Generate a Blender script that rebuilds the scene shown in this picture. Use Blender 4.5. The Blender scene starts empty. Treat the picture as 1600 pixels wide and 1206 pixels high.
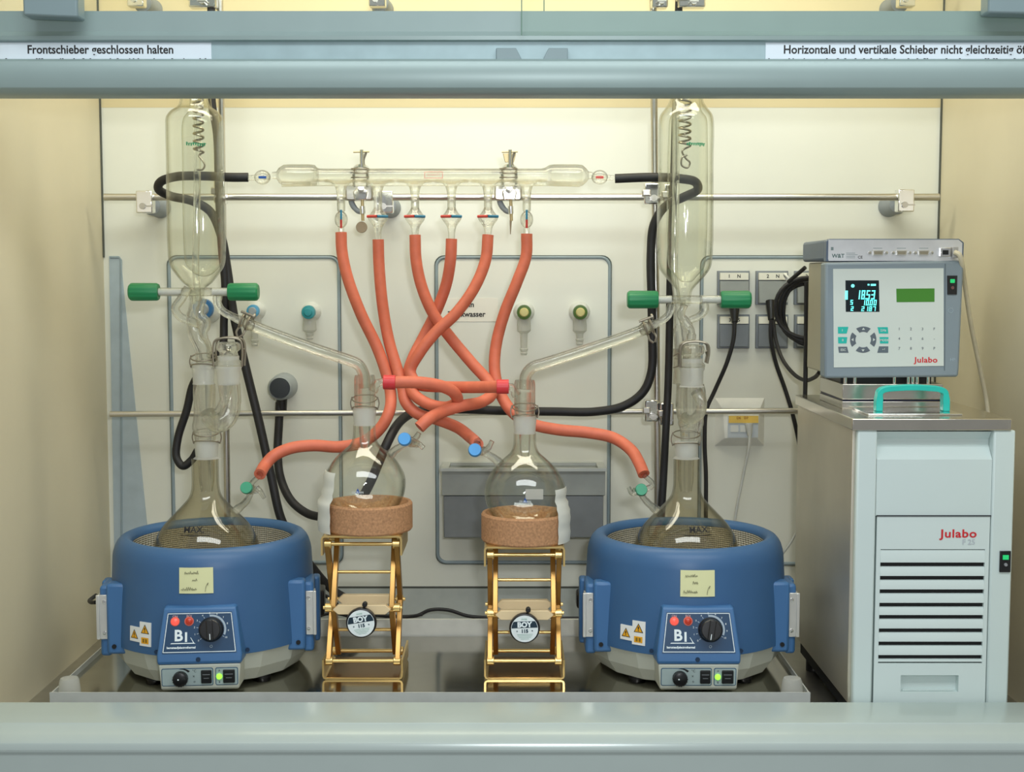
import bpy, bmesh, math, random
from mathutils import Vector, Matrix
random.seed(7)
PI = math.pi
SC = bpy.context.scene
COL = SC.collection

# ------------------------------------------------------------ camera
F = 2150.0                      # focal length in pixels of the 1600 px frame
PITCH = math.atan(173.0 / F)    # the lens looks a little down
CH = 0.670                      # lens height over the steel tray (tray top is z = 0)
cd = bpy.data.cameras.new('camera')
cam = bpy.data.objects.new('camera', cd)
COL.objects.link(cam)
cd.sensor_width = 36.0
cd.lens = F / 1600.0 * 36.0
cd.clip_start = 0.05
cam.location = (0, 0, CH)
cam.rotation_euler = (PI / 2 - PITCH, 0, 0)
SC.camera = cam

# ------------------------------------------------------------ view, world, lights
SC.view_settings.view_transform = 'Standard'
SC.view_settings.look = 'None'
SC.view_settings.gamma = 1.0
SC.view_settings.use_curve_mapping = False
SC.view_settings.exposure = 0.0
SC.cycles.transparent_max_bounces = 64
SC.cycles.max_bounces = 14
w = bpy.data.worlds.new('room_light')
SC.world = w
w.use_nodes = True
wn = w.node_tree
bg = wn.nodes['Background']
tc = wn.nodes.new('ShaderNodeTexCoord')
sx = wn.nodes.new('ShaderNodeSeparateXYZ')
rp = wn.nodes.new('ShaderNodeValToRGB')
wn.links.new(tc.outputs['Generated'], sx.inputs[0])
wn.links.new(sx.outputs['Z'], rp.inputs[0])
rp.color_ramp.elements[0].position = 0.0
rp.color_ramp.elements[0].color = (0.66, 0.68, 0.68, 1)
rp.color_ramp.elements[1].position = 0.6
rp.color_ramp.elements[1].color = (0.92, 0.97, 1.0, 1)
wn.links.new(rp.outputs[0], bg.inputs['Color'])
bg.inputs['Strength'].default_value = WORLD = 0.42

def area(name, loc, rot, sx_, sy_, power, color):
    l = bpy.data.lights.new(name, 'AREA')
    l.shape = 'RECTANGLE'; l.size = sx_; l.size_y = sy_; l.energy = power; l.color = color
    o = bpy.data.objects.new(name, l); COL.objects.link(o)
    o.location = loc; o.rotation_euler = rot
    return o
# fluorescent tube lamp behind the upper front of the hood, room tubes above the viewer, camera flash
area('hood_lamp', (0, 2.32, 1.50), (R_ := math.radians(14), 0, 0), 1.35, 0.22, 8.8, (1.0, 0.94, 0.76))
area('room_lamp', (0.2, 0.6, 2.1), (math.radians(38), 0, 0), 2.4, 0.5, 31, (0.93, 0.98, 1.0))
area('camera_flash', (0.10, -0.02, CH + 0.13), (math.radians(88), 0, 0), 0.09, 0.06, 11, (0.95, 0.97, 1.0))

# ------------------------------------------------------------ pixel to place
_c, _s = math.cos(PITCH), math.sin(PITCH)
def P(px, py, Y):
    """the point at distance Y from the lens plane that is seen at (px, py) of the photo"""
    dx, dy, dz = px - 800.0, F * _c + (603.0 - py) * _s, -F * _s + (603.0 - py) * _c
    t = Y / dy
    return Vector((dx * t, Y, CH + dz * t))
def Z(py, Y): return P(800, py, Y).z
def X(px, Y, py=603): return P(px, py, Y).x

# ------------------------------------------------------------ materials
_M = {}
def srgb(h):
    c = [int(h[i:i + 2], 16) / 255 for i in (0, 2, 4)]
    return tuple((v / 12.92 if v <= .04045 else ((v + .055) / 1.055) ** 2.4) for v in c)
def mat(name, col, rough=.5, metal=0., var=.06, nscale=30., bump=0., emit=None, es=0., spec=.5, coat=0., stretch=None, alpha=None):
    if name in _M: return _M[name]
    if isinstance(col, str): col = srgb(col)
    m = bpy.data.materials.new(name); m.use_nodes = True
    n = m.node_tree; b = n.nodes['Principled BSDF']
    t = n.nodes.new('ShaderNodeTexCoord'); mp = n.nodes.new('ShaderNodeMapping'); nz = n.nodes.new('ShaderNodeTexNoise')
    if stretch: mp.inputs['Scale'].default_value = stretch
    nz.inputs['Scale'].default_value = nscale; nz.inputs['Detail'].default_value = 3
    n.links.new(t.outputs['Object'], mp.inputs[0]); n.links.new(mp.outputs[0], nz.inputs['Vector'])
    cr = n.nodes.new('ShaderNodeValToRGB')
    cr.color_ramp.elements[0].position = .3; cr.color_ramp.elements[1].position = .7
    cr.color_ramp.elements[0].color = (*[v * (1 - var) for v in col], 1)
    cr.color_ramp.elements[1].color = (*[min(1, v * (1 + var)) for v in col], 1)
    n.links.new(nz.outputs['Fac'], cr.inputs[0]); n.links.new(cr.outputs[0], b.inputs['Base Color'])
    b.inputs['Roughness'].default_value = rough; b.inputs['Metallic'].default_value = metal
    b.inputs['Specular IOR Level'].default_value = spec
    b.inputs['Coat Weight'].default_value = coat
    if bump:
        bp = n.nodes.new('ShaderNodeBump'); bp.inputs['Strength'].default_value = bump; bp.inputs['Distance'].default_value = .001
        n.links.new(nz.outputs['Fac'], bp.inputs['Height']); n.links.new(bp.outputs[0], b.inputs['Normal'])
    if emit:
        if isinstance(emit, str): emit = srgb(emit)
        b.inputs['Emission Color'].default_value = (*emit, 1); b.inputs['Emission Strength'].default_value = es
    _M[name] = m
    return m
def glassmat(name, tint=(.985, .99, .97), edge=(.70, .71, .62), gloss=1.0, milk=0., milkcol=(.85, .86, .82), blend=.35, solid=0.):
    """thin clear glass: what lies behind stays visible, rims darken as glass does, the surface mirrors the lamps"""
    if name in _M: return _M[name]
    m = bpy.data.materials.new(name); m.use_nodes = True
    n = m.node_tree; n.nodes.clear()
    out = n.nodes.new('ShaderNodeOutputMaterial')
    tr = n.nodes.new('ShaderNodeBsdfTransparent'); gl = n.nodes.new('ShaderNodeBsdfGlossy'); gl.inputs['Roughness'].default_value = .03
    lw = n.nodes.new('ShaderNodeLayerWeight'); lw.inputs['Blend'].default_value = blend
    cr = n.nodes.new('ShaderNodeValToRGB')
    cr.color_ramp.elements[0].position = .35; cr.color_ramp.elements[0].color = (*tint, 1)
    cr.color_ramp.elements[1].position = .95; cr.color_ramp.elements[1].color = (*edge, 1)
    n.links.new(lw.outputs['Facing'], cr.inputs[0]); n.links.new(cr.outputs[0], tr.inputs['Color'])
    lf = n.nodes.new('ShaderNodeLayerWeight'); lf.inputs['Blend'].default_value = .5     # Schlick reflectance of thin glass
    pw = n.nodes.new('ShaderNodeMath'); pw.operation = 'POWER'; pw.inputs[1].default_value = 4.0
    n.links.new(lf.outputs['Facing'], pw.inputs[0])
    fr = n.nodes.new('ShaderNodeMath'); fr.operation = 'MULTIPLY_ADD'; fr.inputs[1].default_value = .75; fr.inputs[2].default_value = .045
    n.links.new(pw.outputs[0], fr.inputs[0])
    # slight waviness of blown glass
    t = n.nodes.new('ShaderNodeTexCoord'); nz = n.nodes.new('ShaderNodeTexNoise'); nz.inputs['Scale'].default_value = 18
    bp = n.nodes.new('ShaderNodeBump'); bp.inputs['Strength'].default_value = .12; bp.inputs['Distance'].default_value = .003
    n.links.new(t.outputs['Object'], nz.inputs['Vector']); n.links.new(nz.outputs['Fac'], bp.inputs['Height'])
    n.links.new(bp.outputs[0], gl.inputs['Normal'])
    mu = n.nodes.new('ShaderNodeMath'); mu.operation = 'MULTIPLY'; mu.use_clamp = True; mu.inputs[1].default_value = gloss
    n.links.new(fr.outputs[0], mu.inputs[0])
    mx = n.nodes.new('ShaderNodeMixShader')
    n.links.new(mu.outputs[0], mx.inputs[0]); n.links.new(tr.outputs[0], mx.inputs[1]); n.links.new(gl.outputs[0], mx.inputs[2])
    last = mx
    if solid:      # thick walled tubing also bends the light
        rf = n.nodes.new('ShaderNodeBsdfGlass'); rf.inputs['IOR'].default_value = 1.47; rf.inputs['Roughness'].default_value = 0.0; rf.inputs['Color'].default_value = (.97, .97, .94, 1)
        m0 = n.nodes.new('ShaderNodeMixShader'); m0.inputs[0].default_value = solid
        n.links.new(mx.outputs[0], m0.inputs[1]); n.links.new(rf.outputs[0], m0.inputs[2]); last = m0
    if milk:
        df = n.nodes.new('ShaderNodeBsdfDiffuse'); df.inputs['Color'].default_value = (*milkcol, 1)
        tl = n.nodes.new('ShaderNodeBsdfTranslucent'); tl.inputs['Color'].default_value = (*milkcol, 1)
        m2 = n.nodes.new('ShaderNodeMixShader'); m2.inputs[0].default_value = .5
        n.links.new(df.outputs[0], m2.inputs[1]); n.links.new(tl.outputs[0], m2.inputs[2])
        m3 = n.nodes.new('ShaderNodeMixShader'); m3.inputs[0].default_value = milk
        n.links.new(mx.outputs[0], m3.inputs[1]); n.links.new(m2.outputs[0], m3.inputs[2])
        last = m3
    n.links.new(last.outputs[0], out.inputs[0])
    _M[name] = m
    return m
GL = glassmat('clear_glass')
GLT = glassmat('tube_glass', tint=(.985, .985, .965), edge=(.66, .66, .57), gloss=1.2, blend=.4, solid=.42)
GLD = glassmat('used_flask_glass', tint=(.93, .915, .86), edge=(.60, .59, .50))
GLF = glassmat('ground_glass', milk=.55)
GLS = glassmat('sash_glass', tint=(.985, 1.0, .985), edge=(.85, .92, .88), gloss=.6)
PLAST_T = glassmat('translucent_plastic', milk=.62, milkcol=(.75, .76, .72))
STEEL = mat('brushed_steel', (.62, .60, .55), .28, 1., .05, 60, stretch=(1, 1, 14))
CHROME = mat('chrome', (.82, .82, .80), .12, 1., .02)
WIRE = mat('clip_wire', (.30, .27, .21), .35, .8)
BLACKR = mat('black_rubber', '1c1c1e', .55, 0, .2, 40)
BLACKP = mat('black_plastic', '151618', .35)
DARKP = mat('grey_plastic', '5b6770', .45)
GREYP = mat('mount_grey', '8c949a', .5)
WHITEP = mat('white_plastic', 'dfe2dc', .4)
PTFE = mat('white_ptfe', 'e4e6e0', .35)
GREENP = mat('green_knob_plastic', '1f8552', .4)
INK = mat('black_ink', '161616', .6)
WHINK = mat('white_ink', 'e8f4f6', .6)
GREENINK = mat('green_ink', '2f9c6c', .6)
REDINK = mat('red_ink', 'c8242c', .6)
BLUEINK = mat('blue_ink', '1d4f9c', .6)

# ------------------------------------------------------------ mesh builder
def frame(o, u, v):
    u = Vector(u).normalized(); v = Vector(v); n = u.cross(v).normalized(); v = n.cross(u)
    return Matrix(((u.x, v.x, n.x, o[0]), (u.y, v.y, n.y, o[1]), (u.z, v.z, n.z, o[2]), (0, 0, 0, 1)))
def facing(o):            # frame of something that faces the viewer: u right, v up, n towards -Y
    return frame(o, (1, 0, 0), (0, 0, 1))
I4 = Matrix.Identity(4)
def smoothpath(pts, k=6):
    pts = [Vector(p) for p in pts]
    if len(pts) < 3: return pts
    out = []
    for i in range(len(pts) - 1):
        p0 = pts[i - 1] if i else pts[0] * 2 - pts[1]
        p1, p2 = pts[i], pts[i + 1]
        p3 = pts[i + 2] if i + 2 < len(pts) else p2 * 2 - p1
        # centripetal Catmull-Rom
        t0 = 0; t1 = t0 + max(1e-6, (p1 - p0).length) ** .5; t2 = t1 + max(1e-6, (p2 - p1).length) ** .5; t3 = t2 + max(1e-6, (p3 - p2).length) ** .5
        for j in range(k):
            t = t1 + (t2 - t1) * j / k
            a1 = p0 * ((t1 - t) / (t1 - t0)) + p1 * ((t - t0) / (t1 - t0))
            a2 = p1 * ((t2 - t) / (t2 - t1)) + p2 * ((t - t1) / (t2 - t1))
            a3 = p2 * ((t3 - t) / (t3 - t2)) + p3 * ((t - t2) / (t3 - t2))
            b1 = a1 * ((t2 - t) / (t2 - t0)) + a2 * ((t - t0) / (t2 - t0))
            b2 = a2 * ((t3 - t) / (t3 - t1)) + a3 * ((t - t1) / (t3 - t1))
            out.append(b1 * ((t2 - t) / (t2 - t1)) + b2 * ((t - t1) / (t2 - t1)))
    out.append(pts[-1])
    return out
class MB:
    def __init__(s): s.v = []; s.f = []
    def add(s, vs, fs, M=I4):
        o = len(s.v); s.v += [M @ Vector(p) for p in vs]; s.f += [[o + i for i in f] for f in fs]
        return s
    def box(s, c, d, M=I4):
        x, y, z = c; a, b, e = d[0] / 2, d[1] / 2, d[2] / 2
        vs = [(x + i * a, y + j * b, z + k * e) for k in (-1, 1) for j in (-1, 1) for i in (-1, 1)]
        return s.add(vs, [[0, 2, 3, 1], [4, 5, 7, 6], [0, 1, 5, 4], [2, 6, 7, 3], [0, 4, 6, 2], [1, 3, 7, 5]], M)
    def bx(s, x0, x1, y0, y1, z0, z1): return s.box(((x0 + x1) / 2, (y0 + y1) / 2, (z0 + z1) / 2), (x1 - x0, y1 - y0, z1 - z0))
    def prism(s, poly, d0, d1, M=I4, top=None):
        """poly in the frame's u,v; from depth d0 to d1 along n; top: polygon at d1"""
        n = len(poly); top = top or poly
        ar = sum(poly[i][0] * poly[(i + 1) % n][1] - poly[(i + 1) % n][0] * poly[i][1] for i in range(n))
        if ar < 0: poly = poly[::-1]; top = top[::-1]
        vs = [(p[0], p[1], d0) for p in poly] + [(p[0], p[1], d1) for p in top]
        if d1 < d0: vs = vs[n:] + vs[:n]
        fs = [list(range(n))[::-1], list(range(n, 2 * n))] + [[i, (i + 1) % n, n + (i + 1) % n, n + i] for i in range(n)]
        return s.add(vs, fs, M)
    def rings(s, rows, close=True, cap=(True, True)):
        """rows: equal length loops of points"""
        m = len(rows[0]); vs = [p for r in rows for p in r]; fs = []
        for i in range(len(rows) - 1):
            for j in range(m if close else m - 1):
                k = (j + 1) % m
                fs.append([i * m + j, i * m + k, (i + 1) * m + k, (i + 1) * m + j])
        if cap[0]: fs.append(list(range(m))[::-1])
        if cap[1]: fs.append([(len(rows) - 1) * m + j for j in range(m)])
        return s.add(vs, fs)
    def lathe(s, prof, M=I4, seg=40, cap=(False, False), a0=0, a1=2 * PI):
        """prof: (r, z) pairs turned about the frame's n axis"""
        full = abs(a1 - a0 - 2 * PI) < 1e-6
        m = seg if full else seg + 1
        rows = [[M @ Vector((max(r, 1e-5) * math.cos(a0 + (a1 - a0) * j / seg), max(r, 1e-5) * math.sin(a0 + (a1 - a0) * j / seg), z)) for j in range(m)] for r, z in prof]
        return s.rings(rows, full, cap if full else (False, False))
    def tube(s, pts, r, seg=14, k=6, caps=True, hollow=False):
        pts = smoothpath(pts, k) if k > 1 else [Vector(p) for p in pts]
        n = len(pts)
        if isinstance(r, (int, float)): rs = [r] * n
        else: rs = [r[0] + (r[1] - r[0]) * i / (n - 1) for i in range(n)] if len(r) == 2 else [r[min(len(r) - 1, round(i * (len(r) - 1) / (n - 1)))] for i in range(n)]
        rows = []
        t = (pts[1] - pts[0]).normalized()
        up = Vector((0, 1, 0)) if abs(t.y) < .9 else Vector((0, 0, 1))
        a = t.cross(up).normalized()
        for i in range(n):
            t = ((pts[min(i + 1, n - 1)] - pts[max(i - 1, 0)])).normalized()
            a = (a - t * a.dot(t)).normalized(); b = t.cross(a)
            rows.append([pts[i] + (a * math.cos(2 * PI * j / seg) + b * math.sin(2 * PI * j / seg)) * rs[i] for j in range(seg)])
        if hollow:     # open hose ends show the bore
            def inner(row, c, q): return [c + (p - c) * q for p in row]
            rows = [inner(rows[0], pts[0] + (pts[1] - pts[0]).normalized() * .012, .6), inner(rows[0], pts[0], .6)] + rows + [inner(rows[-1], pts[-1], .6), inner(rows[-1], pts[-1] + (pts[-2] - pts[-1]).normalized() * .012, .6)]
        return s.rings(rows, True, (caps, caps))
    def cyl(s, p0, p1, r0, r1=None, seg=20, caps=True): return s.tube([p0, p1], (r0, r0 if r1 is None else r1), seg, 1, caps)
    def ball(s, c, r, sx=1, sy=1, sz=1, seg=20):
        M = Matrix.Translation(Vector(c)) @ Matrix.Diagonal((sx, sy, sz, 1))
        return s.lathe([(r * math.sin(PI * i / 12), -r * math.cos(PI * i / 12)) for i in range(13)], M, seg)
    def torus(s, M, R, r, seg=40, m=8):
        rows = [[M @ Vector(((R + r * math.cos(2 * PI * j / m)) * math.cos(2 * PI * i / seg), (R + r * math.cos(2 * PI * j / m)) * math.sin(2 * PI * i / seg), r * math.sin(2 * PI * j / m))) for j in range(m)] for i in range(seg)]
        rows.append(rows[0])
        return s.rings(rows, True, (False, False))
    def extx(s, prof, x0, x1):
        """closed (y, z) outline drawn out along x"""
        ar = sum(prof[i][0] * prof[(i + 1) % len(prof)][1] - prof[(i + 1) % len(prof)][0] * prof[i][1] for i in range(len(prof)))
        if ar < 0: prof = prof[::-1]
        return s.rings([[(x0, y, z) for y, z in prof], [(x1, y, z) for y, z in prof]])
    def build(s, name, m, parent=None, smooth=True, bev=0., local=False, ang=35, segs=2):
        me = bpy.data.meshes.new(name)
        vs = s.v
        if parent is not None and not local:
            q = parent; Mi = I4.copy()
            while q is not None: Mi = q.matrix_basis @ Mi; q = q.parent
            Mi = Mi.inverted(); vs = [Mi @ p for p in vs]
        me.from_pydata([tuple(p) for p in vs], [], s.f); me.update()
        bm = bmesh.new(); bm.from_mesh(me)
        bmesh.ops.remove_doubles(bm, verts=bm.verts, dist=2e-5)
        bmesh.ops.recalc_face_normals(bm, faces=bm.faces)
        bm.to_mesh(me); bm.free()
        me.materials.append(m)
        if smooth:
            me.polygons.foreach_set('use_smooth', [True] * len(me.polygons))
            me.set_sharp_from_angle(angle=math.radians(ang))
        o = bpy.data.objects.new(name, me); COL.objects.link(o)
        if parent is not None: o.parent = parent
        if bev:
            b = o.modifiers.new('edge', 'BEVEL'); b.width = bev; b.segments = segs; b.limit_method = 'ANGLE'; b.angle_limit = math.radians(40)
            b.harden_normals = False
        return o
def rrect(w, h, r, n=5, cx=0, cy=0):
    out = []
    for (sx_, sy_, a) in ((1, 1, 0), (-1, 1, PI / 2), (-1, -1, PI), (1, -1, 1.5 * PI)):
        for i in range(n + 1):
            t = a + PI / 2 * i / n
            out.append((cx + sx_ * (w / 2 - r) + r * math.cos(t), cy + sy_ * (h / 2 - r) + r * math.sin(t)))
    return out
def disc(r, n=28, cx=0, cy=0, a0=0, a1=2 * PI): return [(cx + r * math.cos(a0 + (a1 - a0) * i / n), cy + r * math.sin(a0 + (a1 - a0) * i / n)) for i in range(n if a1 - a0 > 6.28 else n + 1)]
def tag(o, label, cat, group=None):
    o['label'] = label; o['category'] = cat
    if group: o['group'] = group
    return o
def thing(name, label, cat, loc, rz=0, group=None):
    o = bpy.data.objects.new(name, None); COL.objects.link(o); o.empty_display_size = .02
    o.location = loc; o.rotation_euler = (0, 0, rz)
    o.matrix_basis = Matrix.Translation(Vector(loc)) @ Matrix.Rotation(rz, 4, 'Z')
    return tag(o, label, cat, group)
def struct(o): o['kind'] = 'structure'; return o
def text(name, s, size, M, m, parent, align='CENTER', bold=0., sx_=1., local=False, spacing=1.):
    c = bpy.data.curves.new('lettering', 'FONT'); c.body = s; c.size = size; c.align_x = align; c.align_y = 'CENTER'
    c.extrude = .0001; c.offset = bold; c.resolution_u = 3; c.space_character = spacing
    o = bpy.data.objects.new('lettering', c); COL.objects.link(o)
    bpy.context.view_layer.update()
    me = bpy.data.meshes.new_from_object(o.evaluated_get(bpy.context.evaluated_depsgraph_get()))
    bpy.data.objects.remove(o); bpy.data.curves.remove(c)
    mb = MB(); mb.add([(p.co.x * sx_, p.co.y, p.co.z) for p in me.vertices], [list(f.vertices) for f in me.polygons], M)
    bpy.data.meshes.remove(me)
    return mb.build(name, m, parent, smooth=False, local=local)
# ============================================================ THE HOOD (setting)
YB, YR, YM, YA, YF = 2.75, 2.64, 2.50, 2.34, 2.30     # back wall, lattice rods, manifold, stills in the mantles, jacks and receivers
XL, XR = -.813, .848
WALLB = mat('back_panel', 'dfe1d5', .38, 0, .015, 8)
WALLS = mat('side_panel', 'd4ccb0', .45, 0, .03, 6)
WALLU = mat('upper_wall_beige', 'd6c9a0', .5, 0, .02, 6)  # upper band of the back wall, a darker beige than the panels below
SEAM = mat('seam', '4c5048', .6)
GASK = mat('gasket', '8f9fa6', .4)
BLGREY = mat('blue_grey_panel', 'a9b8bf', .4)
ALU = mat('painted_aluminium', '90a3a1', .38, .15, .02, 20)
ALUD = mat('dark_aluminium', '7f9295', .42, .1, .02, 20)
SILLM = mat('sill_paint', 'b4c1bd', .22, .15, .02, 12)
WORK = mat('worktop_steel', (.50, .48, .42), .34, .9, .05, 40)
TRAYM = mat('tray_steel', (.46, .44, .38), .12, 1., .04, 30)

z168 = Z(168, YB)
struct(MB().bx(XL, XR, YB, YB + .02, Z(916, YB), z168).build('wall_back', WALLB))
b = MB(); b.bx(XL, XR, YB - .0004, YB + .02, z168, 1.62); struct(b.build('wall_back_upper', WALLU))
b = MB()      # dark joints along the edges of the back panels
for x in (XL + .001, XR - .001): b.bx(x - .0018, x + .0018, YB - .0052, YB, Z(402, YB) if x < 0 else Z(900, YB), 1.55)
b.bx(XL, XR, YB - .0012, YB, Z(919, YB), Z(916, YB))
struct(b.build('trim_1', SEAM))
struct(MB().bx(XL, XR, YB - .002, YB + .02, -.05, Z(919, YB)).build('trim_2', mat('grey_strip', 'b4bab4', .4)))
struct(MB().bx(-.70, .50, 2.52, 2.526, -.004, Z(968, 2.52)).bx(-.70, .50, 2.526, 2.56, Z(968, 2.52) - .012, Z(968, 2.52) - .008).build('trim_3', mat('ledge_white', 'd5d8d2', .35)))
struct(MB().bx(XL - .02, XL, 1.9, YB + .02, -.06, 1.62).build('wall_left', WALLS))
struct(MB().bx(XR, XR + .02, 1.9, YB + .02, -.06, 1.62).build('wall_right', WALLS))
struct(MB().bx(XL, XR, 2.03, YB, 1.56, 1.6).build('ceiling', WALLS))
struct(MB().bx(XL - .02, XR + .02, 2.02, YB + .02, -.09, -.045).build('floor', WORK))
# faint joints in the side walls
b = MB()
struct(MB().add([P(105, 440, 2.52), P(107, 440, 2.52), P(122, 560, 2.52), P(120, 560, 2.52)], [[0, 1, 2, 3]]).build('trim_4', WALLS)) if 0 else None
# slanted blue-grey strip and gasket corner at the left foot of the back wall
q = [P(171, 400, YB), P(186, 400, YB), P(189, 404, YB), P(232, 840, YB), P(232, 914, YB), P(180, 914, YB)]
struct(MB().prism([(p.x - XL - .0 + .004 * 0, p.z) for p in q], .0, .0025, facing((XL, YB, 0))).build('trim_4', BLGREY))
struct(MB().tube([P(172, 402, YB - .003), P(186, 402, YB - .003), P(189, 406, YB - .003), P(190, 912, YB - .003)], .0022, 6, 1).build('trim_5', GASK))

# front sill (airfoil) and front skirt
sill = [(2.075, -.02), (2.075, .0135), (2.066, .0168), (2.02, .0150), (1.990, .0120), (1.986, .0112), (1.9838, .0088), (1.970, .0008), (1.960, -.0060), (1.9565, -.0095),
        (1.9550, -.0125), (1.9538, -.0190), (1.9545, -.0225), (1.958, -.0240), (1.959, -.09), (2.0, -.09), (2.0, -.02)]
o = tag(MB().extx(sill, -1.02, 1.02).build('front_sill', SILLM, ang=18), 'pale grey rounded aluminium sill along the whole front edge of the hood', 'sill')
struct(MB().bx(-1.02, 1.02, 1.99, 2.06, -.2, -.088).build('trim_6', ALU))

# vertical sash: handle bar, notched strip, upper rail, glass
S = 2.0
sash = thing('sliding_sash', 'grey-green horizontal sash frame with glass pane across the top of the hood', 'sash window', (0, 2.0, Z(150, S)))
def zz(py): return Z(py, S)
h0, h1 = zz(150), zz(95)
hb = [(2.03, h0), (1.992, h0), (1.984, h0 + .003), (1.978, h0 + .009), (1.974, h0 + .02), (1.974, h1 - .012), (1.977, h1 - .004), (1.983, h1), (2.03, h1)]
MB().extx(hb, -1.02, 1.02).build('handle_bar', ALU, sash, ang=25)
MB().bx(-1.02, 1.02, 1.998, 2.03, h1, zz(66)).build('rail_strip', mat('strip_alu', '9db4b8', .4, .2), sash)
ur = [(2.03, zz(66)), (1.994, zz(66)), (1.990, zz(64)), (1.989, zz(58)), (1.993, zz(54)), (1.996, zz(50)), (1.996, zz(18)), (2.03, zz(18))]
MB().extx(ur, -1.02, 1.02).build('upper_rail', ALU, sash, ang=25)
g = MB()
g.bx(-1.02, X(851, 2.005, 20), 2.004, 2.008, zz(60), 1.42)
g2 = MB().bx(X(815, 1.986, 20), 1.02, 1.984, 1.9875, zz(58), 1.42)
g.build('rear_glass_pane', GLS, sash); g2.build('front_glass_pane', GLS, sash)
b = MB()
for px, y in ((815, 1.983), (850, 2.003)): b.bx(X(px, y, 30) - .0008, X(px, y, 30) + .0008, y, y + .0008, zz(58), 1.42)
b.build('pane_edge', mat('glass_edge', '6d8a7c', .2), sash)
for a, c_, side in ((776, 815, 1), (847, 885, -1)):      # the two notches in the strip
    pts = [(X(a, S), zz(95)), (X(a, S), zz(77)), (X(a + 30 if side > 0 else a + 38, S), zz(77)), (X(a + 39, S), zz(95))]
    if side < 0: pts = [(X(a, S), zz(95)), (X(a + 9, S), zz(77)), (X(a + 38, S), zz(77)), (X(a + 38, S), zz(95))]
    MB().prism(pts, 0, .010, facing((0, 1.998, 0))).build('notch_stop', ALUD, sash, bev=.0008)
for x0, x1, yb in ((52, 136, 27), (1528, 1660, 23)):     # corner grips of the cross sliding panes
    MB().prism([(X(x0, 1.95), Z(yb - 3, 1.95)), (X(x0, 1.95), 1.3), (X(x1, 1.95), 1.3), (X(x1, 1.95), Z(yb, 1.95))], 0, .034, facing((0, 1.984, 0))).build('grip', ALUD, sash, bev=.003)
for px in (2, 13): MB().bx(X(px, 1.97) - .001, X(px, 1.97) + .001, 1.97, 1.972, zz(62), 1.42).build('glass_edge', mat('glass_edge2', '6aa9b2', .2), sash)
PAPER = mat('label_paper', 'd6e2ea', .5, 0, .01)
def sash_label(x0, x1, s, cx, label):
    t = thing('sash_label', label, 'label', (X(x0, S), 1.997, zz(95)))
    MB().bx(X(x0, S), X(x1, S), 1.9968, 1.9979, h1 - .002, zz(67)).build('paper', PAPER, t)
    text('lettering', s, .0168, facing((X(cx, S), 1.9966, zz(78.5))), INK, t, bold=.00035, sx_=.93, align='LEFT')
    b = MB(); x = X(x0, S) + .004; random.seed(len(s))
    while x < X(x1, S) - .008:           # tops of the second line of print above the bar
        wd = random.uniform(.0015, .0032)
        b.bx(x, x + wd, 1.9962, 1.9968, h1 - .002, h1 + random.choice((.0016, .0016, .003)))
        x += wd + random.choice((.0012, .0014, .0038))
    b.build('small_print', INK, t)
sash_label(3, 340, 'Frontschieber geschlossen halten', 58, 'white paper label on the sash reading Frontschieber geschlossen halten')
sash_label(1188, 1720, 'Horizontale und vertikale Schieber nicht gleichzeitig \u00f6ffnen', 1215, 'white paper label on the sash starting with the words Horizontale und vertikale Schieber')

# polished spill tray
tx0, tx1, ty0, ty1 = -.733, .473, 2.137, 2.515
tr = thing('spill_tray', 'polished steel tray on the worktop carrying both blue mantles and golden jacks', 'tray', (-.13, 2.3, -.045))
MB().bx(tx0, tx1, ty0, ty1, -.012, 0).build('tray_floor', TRAYM, tr)
MB().bx(tx0, tx1, ty0 - .002, ty0, -.014, .011).bx(tx0, tx0 + .002, ty0, ty1, -.012, .009).bx(tx1 - .002, tx1, ty0, ty1, -.012, .009).build('rim', mat('tray_rim', (.66, .69, .66), .35, .35), tr)
MB().bx(tx0 + .02, tx1 - .02, ty0 + .02, ty1 - .01, -.045, -.012).build('underframe', mat('dark_frame', '3a3a36', .6), tr)
for px, lb in ((108, 'translucent plastic stopper standing in the tray corner beside the left wall'), (1238, 'translucent plastic stopper on the tray beside the refrigerated bath')):
    x = X(px, 2.16, 1075)
    tag(MB().lathe([(.0175, .0002), (.0175, .004), (.0155, .022), (.0135, .0265), (.0, .028)], Matrix.Translation((x, 2.162, 0)), 28, (True, False)).build('plastic_stopper', PLAST_T), lb, 'stopper')

# ============================================================ SERVICE PANELS ON THE BACK WALL
def service_panel(x0, x1, y0, y1, label):
    a, c = P(x0, y0, YB), P(x1, y1, YB)
    t = thing('service_panel', label, 'wall panel', ((a.x + c.x) / 2, YB, c.z))
    w_, h_ = c.x - a.x, a.z - c.z; cx, cz = (a.x + c.x) / 2, (a.z + c.z) / 2
    MB().prism(rrect(w_, h_, .018), 0, .0015, facing((cx, YB, cz))).build('panel', WALLB, t)
    out = rrect(w_, h_, .018); M = facing((cx, YB - .0015, cz))
    MB().tube([M @ Vector((p[0], p[1], 0)) for p in out + [out[0]]], .0034, 8, 1).build('gasket', GASK, t)
    rn = [(p[0] * (1 + .0062 / w_), p[1] * (1 + .0062 / h_)) for p in out]
    MB().tube([M @ Vector((p[0], p[1], .0015)) for p in rn + [rn[0]]], .0011, 6, 1).build('shadow_joint', mat('joint_dark', '59635f', .6), t)
service_panel(264, 534, 402, 878, 'white service panel with a rounded grey gasket behind the first still')
service_panel(682, 950, 402, 878, 'white service panel with rounded grey gasket carrying the grey drip sink')
service_panel(1097, 1500, 402, 880, 'white service panel with a grey gasket carrying the power sockets')

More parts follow.
